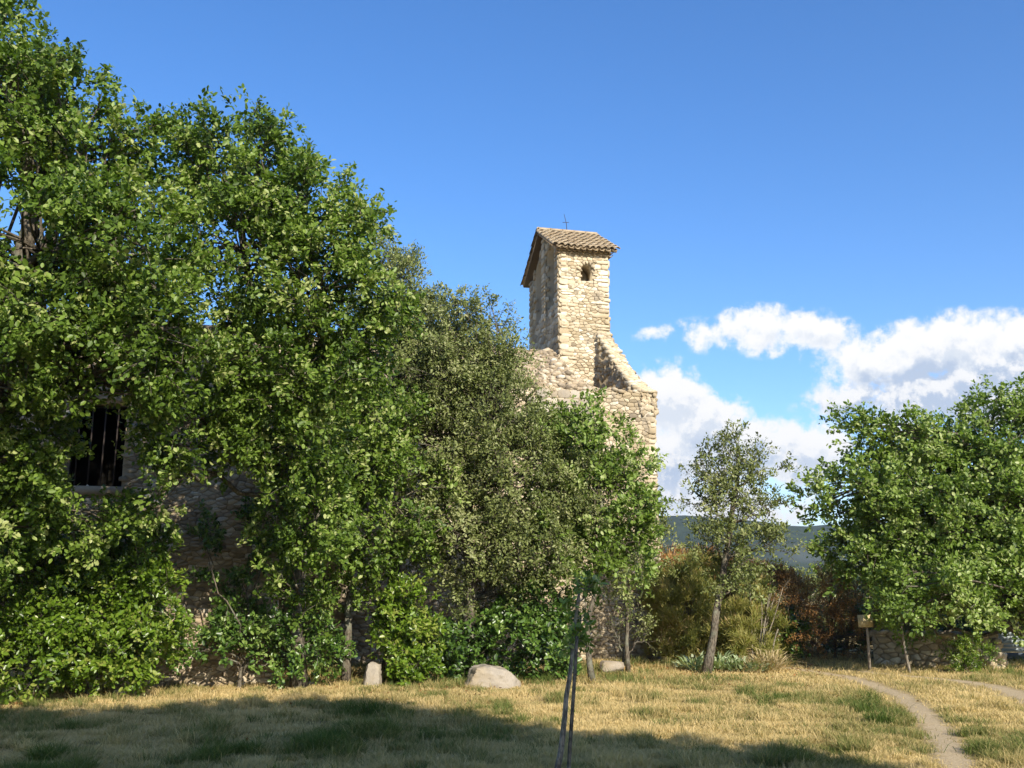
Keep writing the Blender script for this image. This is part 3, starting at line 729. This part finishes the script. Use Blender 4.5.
def boulder(name, c, rx, ry, rz, seed, label, cat, mat, tilt=0, lo=5, sharp=.16):
    bm = bmesh.new(); bmesh.ops.create_icosphere(bm, subdivisions=lo, radius=1)
    g_ = np.random.default_rng(seed); N = unit(np.r_[g_.normal(size=(14, 3)), [[.1,0,1],[0,-1,.1],[.15,-.7,.6],[1,-.2,.2],[-1,-.3,.3]]]); Dd = np.r_[g_.uniform(.62, .9, 14), [.62, .7, .72, .8, .78]]
    for v in bm.verts:
        p = np.array(v.co); k = 1.0
        for n_, d_ in zip(N, Dd):
            q = float(p@n_)
            if q*k > d_: k = d_/q
        p = p*k*(1+.05*noise.noise(v.co*5)+.03*noise.noise(v.co*13)+.07*noise.noise(v.co*2+Vector((seed, 0, 0))))
        v.co = (p[0]*rx, p[1]*ry, p[2]*rz)
    bm.transform(Matrix.Rotation(tilt, 4, 'Y')); me = bpy.data.meshes.new(name); bm.to_mesh(me); bm.free()
    a = me.attributes.new('tint', 'FLOAT', 'POINT'); a.data.foreach_set('value', np.full(len(me.vertices), .42, np.float32))
    me.set_sharp_from_angle(angle=R(32)) if hasattr(me, 'set_sharp_from_angle') else None
    o = link(name, me, mat); o.location = c; return tag(o, label, cat)
c = at(492, 669, 17.2); boulder('boulder', (c.x, c.y+.3, .09), .53, .45, .38, 4, 'big pale grey boulder lying at the foot of the hedge', 'boulder', M['greystone'], .12)
c = at(373, 664, 17.6); boulder('standing_stone', (c.x, c.y, .14), .17, .16, .40, 9, 'small upright pale stone between the thin trunk and the round bush', 'stone', M['greystone'], .05, 3)
c = at(121, 675, 16.0); boulder('fieldstone', (c.x, c.y, .05), .13, .1, .09, 12, 'small pale stone at the foot of the bright bush at left', 'stone', M['greystone'], 0, 3)
c = at(612, 658, 20.6); boulder('fieldstone', (c.x, c.y, .1), .30, .2, .17, 14, 'grey block of stone at the base of the sparse shrub by the church wall', 'stone', M['greystone'], 0, 3)
c = at(668, 655, 23.6); boulder('fieldstone', (c.x, c.y, .06), .28, .2, .12, 15, 'flat grey stone at the right corner foot of the church wall', 'stone', M['greystone'], 0, 3)
c = at(310, 668, 17.9); boulder('fieldstone', (c.x, c.y, .03), .09, .07, .05, 16, 'tiny pale stone on the grass left of the thin trunk', 'stone', M['greystone'], 0, 3)

# ------------------------------------------------------------ trees and shrubs
def tr(*p): return [at0(*q) for q in p]
tree('oak_tree', 'large leafy oak filling the upper left edge of the view', 'tree',
     tr((-40,700,14,0), (-38,560,13.6), (-20,420,13), (20,300,12.7), (30,190,12.5)), .22,
     [(20,110,12.2,65,63,1.3), (-30,60,12.6,65,68,1.2), (90,165,12.4,52,54,1.2), (132,140,12.4,20,22,.4), (10,45,12.2,22,27,.35), (60,90,12.2,34,32,.5), (40,250,12,81,76,1.4), (125,255,12,50,68,1.1), (-40,360,12.3,81,90,1.4),
      (110,365,12.4,70,38,.9), (60,330,12.2,68,54,1.2), (165,330,12.3,36,54,.8), (30,455,13.4,29,56,.6), (-50,520,13.5,68,81,1.2), (20,505,14,40,31,.7), (30,430,13.4,23,36,.5), (95,520,14.4,36,23,.5)],
     M['oak'], leaf=.074, lw=.62, per=112, sub_r=.34, dens=1.45, seed=2)
tree('oak_tree', 'tall broad oak with a rounded crown, second big tree from the left edge', 'tree',
     tr((300,664,17.2,0), (298,560,17), (290,450,16.2), (260,330,15), (240,230,14.3)), .12,
     [(235,165,14,54,45,1.0), (275,130,14,20,22,.4), (192,170,13.9,38,45,.8), (305,210,14,43,43,.9), (360,205,14.1,14,18,.3), (340,235,14.1,27,31,.5), (240,250,13.9,72,63,1.2), (320,290,14,56,56,1.0),
      (215,345,13.9,56,54,.9), (290,375,14.1,56,54,.9), (345,350,14.2,45,50,.8), (270,450,14.6,40,47,.6), (372,300,14.3,32,41,.6), (300,430,15,54,54,.9), (315,520,15.8,31,45,.5), (296,585,16.2,23,31,.4), (275,520,15.8,20,31,.35), (240,430,14.8,31,36,.5), (178,425,13.6,27,45,.6), (158,495,13.8,20,31,.4)],
     M['oak'], leaf=.074, lw=.60, per=112, sub_r=.34, dens=1.35, seed=3)
tree('holm_oak', 'olive green holm oak with a pointed top behind the broad oak', 'tree',
     tr((392,660,20.5,0), (395,560,20.4), (400,420,20.2), (402,300,20)), .16,
     [(390,300,20,40,48,1.1), (378,262,20,18,22,.5), (425,335,20,42,35,1.0), (400,390,19.8,64,53,1.3), (350,420,20,46,55,1.2), (465,355,20,28,26,.6), (455,400,19.8,41,37,1.), (430,330,20,18,18,.4)],
     M['holm'], leaf=.062, lw=.5, per=105, sub_r=.34, dens=1.9, seed=4)
tree('holm_oak', 'dense olive green holm oak with dark stems in front of the church wall', 'tree',
     tr((474,672,19,0), (468,600,19), (470,500,19), (470,400,19.1), (468,340,19.2)), .13,
     [(462,325,19.2,32,26,.6), (490,318,19.2,19,17,.35), (485,365,19.2,39,32,.8), (450,380,19,48,39,.9), (500,420,19,45,41,1.), (440,450,19,56,51,1.1), (510,480,18.8,61,52,1.2), (540,440,19,26,28,.6),
      (455,530,18.7,61,48,1.1), (530,545,18.7,56,43,1.), (575,500,18.9,41,41,.8), (490,590,19.2,56,30,.7), (492,388,19.2,24,24,.5)],
     M['holm'], leaf=.06, lw=.5, per=105, sub_r=.33, dens=1.9, seed=5)
tree('oak_tree', 'slim oak on a thin straight trunk with bright green foliage, left of the round bush', 'tree',
     tr((346,677,18.3,0), (348,620,18.3), (350,560,18.3), (352,480,18.3)), .075,
     [(345,470,18,56,52,1.), (385,440,18,44,48,.9), (330,400,18.2,50,50,.9), (300,520,18,42,46,.8), (370,530,18,52,46,.9), (410,500,18,40,50,.8), (330,580,18.2,46,24,.5)],
     M['oak'], leaf=.085, lw=.55, per=84, sub_r=.36, dens=1.25, seed=6)
tree('oak_tree', 'young bright green oak with a crooked trunk standing against the church corner', 'tree',
     tr((592,677,18.6,0), (588,645,18.6), (585,620,18.6), (596,590,18.6), (606,560,18.7), (602,500,18.8)), .055,
     [(585,440,19,32,26,.7), (612,452,19,24,22,.6), (560,435,19,24,24,.5), (632,470,19,19,20,.4), (598,500,18.9,42,32,.8), (560,520,18.8,34,34,.7), (625,545,18.8,29,34,.7), (595,425,19,19,17,.4), (572,556,18.8,37,22,.5), (640,520,18.8,17,26,.4)],
     M['oakpale'], leaf=.085, lw=.58, per=84, sub_r=.33, dens=1.4, seed=7)
tree('holm_oak', 'small grey green holm oak branch mass at the church corner behind the young oak', 'tree',
     tr((628,668,20.6,0), (626,620,20.6), (632,560,20.6), (640,520,20.6)), .045,
     [(645,520,20.4,30,20,.5), (650,555,20.4,24,28,.5), (615,575,20.4,34,30,.5)],
     M['holm'], leaf=.06, lw=.5, per=70, sub_r=.3, dens=1.0, seed=8)
tree('holm_oak', 'slender holm oak on a leaning trunk standing alone before the broom bushes', 'tree',
     tr((706,668,20.4,0), (712,640,20.4), (719,605,20.5), (722,580,20.6), (732,520,20.6), (738,470,20.6)), .085,
     [(740,452,20.6,19,17,0.40), (719,468,20.6,25,20,0.48), (765,468,20.6,16,17,0.40), (714,505,20.6,24,25,0.56), (747,500,20.6,30,27,0.64), (770,512,20.6,16,20,0.40), (714,545,20.6,24,19,0.56), (744,550,20.6,33,28,0.64), (774,552,20.6,16,12,0.32), (735,585,20.6,20,12,0.40), (702,480,20.6,11,12,0.24)],
     M['holm'], leaf=.066, lw=.5, per=84, sub_r=.33, dens=1.35, seed=9, r1=.045, gap=.28)
tree('oak_tree', 'wide spreading oak with a low arching limb at the right edge', 'tree',
     [at0(1080,668,21.4,0), at0(1085,640,21.4), at0(1070,600,21.4), at0(1045,560,21.3), at0(1015,500,21.2), at0(1000,450,21.2)], .30,
     [(1010,445,21.1,50,40,1.2), (955,452,21.1,46,30,1.0), (905,470,21.1,40,30,.9), (866,445,21.0,22,18,.5), (852,425,21.0,12,12,.25), (895,436,20.7,26,14,.4), (925,432,20.7,22,12,.4), (985,578,20.2,26,16,.4), (1005,560,20.3,26,20,.4), (830,500,21.0,24,16,.4), (865,490,21.0,40,32,.8), (925,505,20.9,60,46,1.2), (1000,510,20.7,60,50,1.2),
      (876,545,21.2,40,34,.8), (940,560,20.9,56,40,1.), (1010,570,20.9,40,36,.9), (908,600,20.1,26,24,.6), (945,606,20.0,34,20,.5), (925,585,19.8,34,20,.6), (1080,480,21.2,60,70,1.3), (1120,560,21.5,60,60,1.3), (912,618,21.3,20,14,.4), (995,412,21.2,26,16,.6), (850,553,21.4,24,26,.5), (1000,594,20.5,36,22,.6), (1040,600,20.6,30,30,.6), (965,585,20.4,30,20,.5), (980,470,21,50,44,1.2), (900,520,21.3,44,40,1.), (970,590,21.3,40,26,.8), (985,545,21.4,50,40,1), (1040,410,21.3,34,26,.7)],
     M['oakpale'], leaf=.088, lw=.62, per=84, sub_r=.36, dens=1.25, seed=10)
A = Acc(); P = resample(tr((1070,660,21.1), (1022,633,20.8), (990,612,20.7), (955,592,20.7), (915,572,20.7), (880,560,20.8)), 14)
tube(A, P, np.linspace(.15, .045, 14), 8)
P2 = resample(tr((1030,640,20.9), (1010,570,20.8), (985,530,20.7), (960,510,20.7)), 9); tube(A, P2, np.linspace(.12, .04, 9), 7)
oakR = [o for o in bpy.data.objects if o.get('label', '').startswith('wide spreading')][0]
child(link('limb', A.mesh('limb', True), M['bark']), oakR)

def bush(name, label, blobs, mat, base, **k):
    k.setdefault('leaf', .07); k.setdefault('lw', .55); k.setdefault('per', 84); k.setdefault('sub_r', .26); k.setdefault('dens', 1.2)
    b_ = at0(*base, 0); t = Vector(b_); return tree(name, label, 'shrub', [b_, tuple(t+Vector((.02, 0, .2))), tuple(t+Vector((.05, .03, .45)))], k.pop('r0', .04), blobs, mat, stem='stems', part='foliage', **k)
bush('shrub', 'bright glossy green shrub climbing at the lower left edge', [(40,650,15.2,62,46,.9), (120,640,15.6,48,40,.8), (100,590,15.9,60,44,.8), (140,562,15.7,32,40,.6), (150,610,15.5,26,36,.5), (60,610,15.3,40,40,.6), (-10,600,15.3,50,60,.9), (55,570,16,45,40,.6), (150,655,15.8,22,24,.5), (20,530,15.6,40,40,.7), (125,520,16.1,26,24,.3)], M['laurel'], (90,672,15.8), seed=21, leaf=.075)
bush('shrub', 'low dark leaved groundcover shrub under the side wall', [(200,650,16.7,30,20,.4), (240,640,16.9,32,24,.4), (290,650,17.2,34,20,.4), (325,655,17.6,18,16,.3), (215,620,16.9,16,16,.25), (270,620,17,22,24,.3), (300,640,16.9,20,24,.3), (252,585,17.3,22,22,.22), (205,545,16.9,14,30,.2), (262,520,17.4,14,34,.2)], M['dark'], (240,660,17), seed=22, leaf=.075, dens=1.0)
bush('shrub', 'round bright green bush standing on the grass beside the upright stone', [(404,620,18,22,30,.5), (408,655,17.9,18,22,.45), (415,645,18,14,26,.4), (390,602,18.1,18,14,.4)], M['laurel'], (400,672,18.1), seed=23, leaf=.08, dens=1.5)
bush('shrub', 'low dark broadleaf hedge behind the big boulder', [(440,640,18.4,26,30,.4), (475,635,18.8,32,34,.5), (520,640,18.7,36,32,.5), (552,642,18.8,28,30,.5), (535,610,19.,36,24,.5)], M['dark'], (500,668,18.7), seed=24, leaf=.085, dens=1.2)
bush('shrub', 'sparse twiggy shrub at the foot of the church wall near its right corner', [(620,635,20.7,26,24,.35), (645,640,20.9,18,18,.3), (605,610,20.7,22,22,.3), (640,600,20.9,18,20,.3)], M['holm'], (622,662,20.7), seed=25, leaf=.05, dens=.5, per=42)
bush('shrub', 'dark green thicket in the gap right of the leaning stick', [(790,638,23,20,18,.5), (800,622,23.4,14,14,.4), (778,632,23,14,18,.4)], M['dark'], (792,655,23), seed=26)
bush('shrub', 'small dark green bush growing against the low stone wall', [(952,654,20.6,14,12,.25), (975,651,20.6,16,13,.28), (968,660,20.5,22,9,.25)], M['laurel'], (965,668,20.6), seed=27, leaf=.05, sub_r=.16, dens=1.0, lw=.35)
bush('shrub', 'reddish brown dry bush behind the sign', [(820,590,22.2,30,20,.6), (850,600,23,30,26,.6), (808,614,22.4,24,24,.5), (835,635,24.4,44,28,.6), (880,630,24.6,30,26,.5), (905,645,23,34,20,.4), (800,648,24.6,26,18,.5), (850,648,24.4,30,18,.5)], M['brown'], (835,655,24.4), seed=28, leaf=.05, lw=.22, sub_r=.3, per=150, dens=1.5, spread=.5)
bush('shrub', 'dark scrub growing behind the low stone wall', [(905,625,24,50,26,.5), (960,620,25,50,24,.6), (1010,612,26,50,24,.6), (870,605,27,40,26,.8), (800,646,26,30,18,.5), (850,646,26,34,18,.5)], M['dark'], (930,650,24), seed=29, leaf=.08)
bush('shrub', 'distant dark green thicket on the slope below the hill', [(700,600,38,60,34,1.8), (790,612,38,60,30,1.8), (870,605,38,60,34,1.8), (960,600,38,70,40,1.8), (1060,600,38,70,50,1.8)], M['holm'], (820,620,38), seed=30, leaf=.12, sub_r=.6, dens=1.4)

def broomy(name, label, spots, h, n, mat, tmean, seed, spread=.35, w=.012, bend=.25, cat='shrub', h0=.55):
    g_ = np.random.default_rng(seed); Ps, Ds, Ls = [], [], []
    for (px, py, Y, sx, hh) in spots:
        c = at(px, py, Y); k = n
        off = g_.normal(0, 1, (k, 2))*sx*.33; p = np.stack([c.x+off[:, 0], c.y+off[:, 1], np.zeros(k)], 1)
        d = np.stack([off[:, 0]/sx*spread*1.6+g_.normal(0, .16, k), off[:, 1]/sx*spread*1.6+g_.normal(0, .16, k), np.ones(k)], 1)
        d = unit(d); l = hh*g_.uniform(h0, 1.0, k)
        # brushes: short twigs springing from points along each stem
        st_ = g_.uniform(.0, .7, k); p = p+d*(st_*l)[:, None]; l = l*(1-st_)*g_.uniform(.6, 1.05, k)
        d = unit(d+g_.normal(0, .14, (k, 3))); Ps.append(p); Ds.append(d); Ls.append(l)
    p, d, l = np.concatenate(Ps), np.concatenate(Ds), np.concatenate(Ls)
    me = blades(p, d, l, np.full(len(p), w), np.clip(g_.normal(tmean, .22, len(p)), 0, 1), bend, seed); me.name = name
    return tag(link(name, me, mat), label, cat)
BK = dict(leaf=.17, lw=.08, sub_r=.24, per=150, upr=.9, spread=.35, twigs=False, dens=1.5)
bush('broom_bush', 'yellow green broom bush between the church corner and the leaning holm oak', [(690,615,23.4,26,36,.8), (668,610,24.2,18,44,.6), (706,640,23.2,24,20,.6), (680,645,23.4,26,18,.6), (695,580,24,18,16,.5)], M['broom'], (690,655,23.5), seed=31, **BK)
bush('broom_bush', 'green broom bush directly right of the leaning holm oak trunk', [(745,635,22.6,30,26,.7), (770,640,22.8,20,22,.5), (728,640,22.8,20,22,.5), (750,605,23,18,16,.5)], M['broom'], (745,660,22.8), seed=32, **BK)
bush('broom_bush', 'brown tinged broom bush deep behind the leaning holm oak', [(700,605,26,46,44,1.2), (760,605,26,36,34,1.), (672,595,26,26,38,.8)], M['brown'], (705,650,27), seed=33, **BK)
broomy('dry_grass_tuft', 'fan of pale straw grass at the right end of the iris bed', [(768,666,20.9,.35,.62), (756,667,20.8,.3,.45)], 1, 420, M['straw'], .6, 34, spread=1.6, w=.022, bend=.7, cat='grass')
for i, (px, py, Y, hh, lab) in enumerate([(696,667,21,.5,'left of the leaning trunk'), (720,667,20.9,.52,'just right of the leaning trunk'), (738,668,20.8,.42,'in the middle of the bed'), (752,668,20.7,.36,'beside the pale straw grass')]):
    broomy('iris_clump', 'clump of broad grey green iris blades '+lab, [(px,py,Y,.34,hh)], 1, 90, M['iris'], .55, 40+i, spread=1.1, w=.055, bend=.5, cat='plant')
# dead pale shrub in the broom
A = Acc(); g_ = np.random.default_rng(3); b0 = np.array(at0(757,658,22.2,0))
for k in range(9):
    t = np.array(at(757+g_.uniform(-10, 26), 590+g_.uniform(-8, 22), 22.2+g_.uniform(-.3, .3))); m_ = (b0+t)/2+g_.normal(0, .08, 3); P = bez(b0+g_.normal(0, .05, 3)*[1,1,0], m_, t, 6); tube(A, P, np.linspace(.02, .006, 6), 5)
    for j in range(12):
        a = P[g_.integers(2, 6)]; e_ = a+np.array([g_.normal(.05, .12), g_.normal(0, .1), g_.uniform(.03, .22)]); tube(A, bez(a, (a+e_)/2+g_.normal(0, .02, 3), e_, 3), [.006, .004, .002], 3)
tag(link('dead_shrub', A.mesh('dead_shrub', True), M['barkpale']), 'leafless pale branched shrub rising from the broom', 'shrub')

# foreground sapling and its stake
tree('sapling', 'thin young tree trunk in the shaded foreground with sparse dark leaves', 'tree',
     tr((556,790,8.2), (560,755,8.2), (567,700,8.2), (573,650,8.25), (577,615,8.3), (578,590,8.3)), 0.026,
     [(580,618,8.3,15,20,.13), (576,640,8.25,10,10,.08), (586,596,8.3,12,12,.1)], M['oakpale'], leaf=.05, per=34, sub_r=.09, dens=.35, seed=50, r1=.012, barkm=M['barkpale'])
sp = [o for o in bpy.data.objects if o.name == 'sapling'][0]
stick('wooden_stake', [at0(567, 800, 8.12, -.03), at0(570, 740, 8.12), at0(574, 690, 8.12), at0(577, 636, 8.15)], .017, 'dark stake leaning against the foreground sapling', 'stake', M['bark'])

# trees behind the camera that shade the foreground
def back(px, py, H):
    p = gp(px, py); k = H/sund.z; return p.x+sund.x*k, p.y+sund.y*k, H
def bt(lbl, spots, seed, tx, ty):
    tree('oak_tree', lbl, 'tree', [(tx, ty, 0), (tx+.1, ty, 2.), (tx-.1, ty, 4), (tx, ty, 5.5)], .22,
         [('w',)+back(px, py, H)+(rx, ry, rz) for px, py, H, rx, ry, rz in spots], M['oak'], leaf=.11, lw=.65, per=70, sub_r=.45, dens=2.4, seed=seed, twigs=False, group='trees behind the viewer')
SHADOW = [(-60,742,7,1.9,1.3,1.), (80,735,7.3,1.8,1.5,1.), (190,733,7.2,1.6,1.7,1.), (330,725,7.5,1.7,1.6,1.), (440,745,7,1.6,1.35,.9)]
SH2 = [(560,778,6.4,1.3,1.1,.9), (690,776,6.5,1.4,1.,.9), (790,785,6.3,1.1,.9,.8), (400,800,6.6,1.6,1.3,1), (200,800,6.6,2.0,1.3,1)]
bt('leafy oak behind the viewer at left whose shadow lies on the meadow', SHADOW, 60, 2.6, -1.6)
bt('leafy oak behind the viewer at right whose shadow lies around the sapling', SH2, 61, 7.0, -5.4)

for (x, y, rz, lb) in ((-6.5, -9, 1.1, 'unseen oak added far behind the viewer on the left to block sky light'), (1.5, -13, 2.3, 'unseen oak added far behind the viewer in the middle to block sky light'), (12, -13, 4, 'unseen oak added far behind the viewer on the right to block sky light')):  # unseen copies added to block sky light and deepen the foreground shade
    src = [o for o in bpy.data.objects if str(o.get('label', '')).startswith('leafy oak behind the viewer at left')][0]
    c_ = src.copy(); col.objects.link(c_); c_.location = (x, y, 0); c_.rotation_euler = (0, 0, rz); c_['label'] = lb
    for ch in list(src.children):
        k_ = ch.copy(); col.objects.link(k_); k_.parent = c_; k_.matrix_parent_inverse = ch.matrix_parent_inverse.copy()

# ------------------------------------------------------------ grass
g_ = np.random.default_rng(77); N = 620000
py = 590+ (g_.random(N)**.8)*(800-655)+62; px = g_.uniform(-30, 1060, N)
dist = F*EYE/(py-HORIZON)*1.0
cs, sn = math.cos(TH), math.sin(TH); u = (px-512)/F; v = (384-py)/F
dy = cs-v*sn; dz = sn+v*cs; t = -EYE/dz; X = u*t; Y = dy*t
ok = (Y > 6) & (Y < 27); X, Y = X[ok], Y[ok]
def fn(s, o): 
    gx = np.arange(-20, 20, .25); gy = np.arange(4, 30, .25)
    G = np.array([[noise.noise(Vector((a*s, b_*s, o))) for a in gx] for b_ in gy])
    return G[np.clip(((Y-4)/.25).astype(int), 0, len(gy)-1), np.clip(((X+20)/.25).astype(int), 0, len(gx)-1)]
green = .8*fn(.35, 1)+.7*fn(1.2, 2)+.6*fn(3, 4)-.12-.12*(X > 3); tall = fn(.9, 9)+.6*fn(2.5, 11)
rut = np.full(len(X), 9.)
for P, wd in rutpts:
    for i in range(0, 70):
        rut = np.minimum(rut, np.hypot(X-P[i, 0], Y-P[i, 1])/max(.05, wd[i]*.5))
keep = (g_.random(len(X)) < np.clip((rut-.85+.7*fn(4, 21))*.6, .01, 1)*np.clip(1.15+1.6*fn(1.7, 31), .25, 1)) 
X, Y, green, tall, rut = X[keep], Y[keep], green[keep], tall[keep], rut[keep]
shade = Y < 13.5
L = (.045+.045*g_.random(len(X)))*(1+np.clip(green, 0, 1)*1.3+np.clip(tall-.15, 0, 1)*2.2)*np.where(rut < 2, .7, 1)
med = fn(2.2, 51)+.7*fn(5, 52); L *= np.clip(1+1.3*med, .35, 2.2)
L *= np.where((g_.random(len(X)) < .02), 1.8, 1)
tint = np.clip(.74-green*.8-.35*np.clip(med, -.3, .6)+.22*fn(.8, 61)+g_.normal(0, .16, len(X))-np.where(tall > .25, .18, 0)-np.where(X < 0, .05, -.04), 0, 1)
Z = np.array([gz(a, b_) for a, b_ in zip(X, Y)])
d = np.stack([g_.normal(0, .45, len(X)), g_.normal(0, .45, len(X)), np.ones(len(X))], 1)
me = blades(np.stack([X, Y, Z-.005], 1), d, L, .003+.00034*Y, tint, .45, 78); me.name = 'meadow_grass'
tag(link('meadow_grass', me, M['grass']), 'dry straw and green meadow grass', 'grass', kind='stuff')
# taller green tufts at the edge of the shade
tf = []
for i in range(230):
    q = gp(g_.uniform(0, 1000), g_.uniform(675, 790)); tf.append((q.x, q.y))
for q in [(505,715),(520,722),(545,725),(400,690),(375,688),(430,700),(855,748),(830,755),(640,745),(690,750),(910,742),(660,748),(250,700),(300,690),(600,700)]:
    q = gp(*q); tf += [(q.x+g_.normal(0,.1), q.y+g_.normal(0,.1)) for _ in range(2)]
tf = [t_ for t_ in tf if min(min(math.hypot(t_[0]-p[0], t_[1]-p[1])-w_ for p, w_ in zip(P, wd)) for P, wd in rutpts) > .25]
for q in [(470,691),(482,692),(497,693),(512,691),(368,685),(380,684),(605,671),(120,688)]: q = gp(*q); tf.append((q.x, q.y))
n = 110; C_ = np.repeat(np.array(tf), n, 0); off = g_.normal(0, .085, C_.shape)*np.repeat(g_.uniform(.5, 1.6, len(tf)), n)[:, None]; x = C_[:, 0]+off[:, 0]; y = C_[:, 1]+off[:, 1]
d = np.stack([off[:, 0]*2.2+g_.normal(0, .2, len(x)), off[:, 1]*2.2+g_.normal(0, .2, len(x)), np.ones(len(x))], 1)
me = blades(np.stack([x, y, np.full(len(x), -.01)], 1), d, g_.uniform(.04, .15, len(x))*np.repeat(g_.uniform(.5, 1.25, len(tf)), n), np.full(len(x), .007), np.clip(g_.normal(.22, .15, len(x)), 0, 1), .4, 79); me.name = 'grass_tufts'
tag(link('grass_tufts', me, M['grass']), 'taller green grass tufts in the meadow', 'grass', kind='stuff')

# leaf litter along the foot of the hedge
g_ = np.random.default_rng(91); n = 9000
edge = [(0,700),(60,694),(120,688),(175,676),(240,668),(330,674),(400,680),(470,684),(560,676),(640,664),(700,668),(800,664)]
ex_ = g_.uniform(0, 800, n); ey = np.interp(ex_, [e[0] for e in edge], [e[1] for e in edge])
pp = np.array([gp(a, b_) for a, b_ in zip(ex_, ey)]); pp[:, 1] += g_.normal(0, .55, n)+.15; pp[:, 0] += g_.normal(0, .2, n)
far = g_.random(n) < .25; pp[far, 1] -= g_.exponential(1.6, far.sum())
pp[:, 2] = [gz(a, b_)+.02 for a, b_ in zip(pp[:, 0], pp[:, 1])]
v, q, z, tt = leaf_arrays(pp, g_.normal(size=(n, 3))*[1, 1, .25], unit(np.array([0, 0, 1])+g_.normal(0, .35, (n, 3))), g_.uniform(.03, .075, n), np.full(n, .6), np.clip(g_.normal(.5, .25, n), 0, 1), .5)
tag(link('leaf_litter', npmesh('leaf_litter', v, q, z, tt), M['brown']), 'dry fallen leaves scattered along the foot of the hedge', 'leaf litter', kind='stuff')
n = 16000; ex_ = g_.uniform(-10, 800, n); ey = np.interp(ex_, [e[0] for e in edge], [e[1] for e in edge])
pp = np.array([gp(a, b_) for a, b_ in zip(ex_, ey)]); pp[:, 1] += g_.normal(0, .3, n)
hgt = np.array([max(.15, 1+1.6*noise.noise(Vector((a*1.5, b_*1.5, 44)))) for a, b_ in zip(pp[:, 0], pp[:, 1])])
pp[:, 2] = -.01
d = np.stack([g_.normal(0, .35, n), g_.normal(0, .35, n), np.ones(n)], 1)
me = blades(pp, d, g_.uniform(.08, .2, n)*hgt, np.full(n, .01), np.clip(g_.normal(.32, .2, n), 0, 1), .5, 92); me.name = 'edge_grass'
tag(link('edge_grass', me, M['grass']), 'longer ragged grass where the meadow meets the hedge', 'grass', kind='stuff')

# air between here and the far hills
bm = bmesh.new(); bmesh.ops.create_cube(bm, size=1); me = bpy.data.meshes.new('haze'); 
bm.transform(Matrix.Translation((0, 1350, 74))@Matrix.Diagonal((6600, 3500, 160, 1))); bm.to_mesh(me); bm.free()
m, b = newmat('haze_air'); v = b.n('ShaderNodeVolumePrincipled'); v.inputs['Color'].default_value = (.80, .88, 1, 1); v.inputs['Density'].default_value = .00019; v.inputs['Anisotropy'].default_value = .2
o_ = b.n('ShaderNodeOutputMaterial'); b.nt.links.new(v.outputs[0], o_.inputs['Volume'])
tag(link('haze', me, m), kind='stuff')
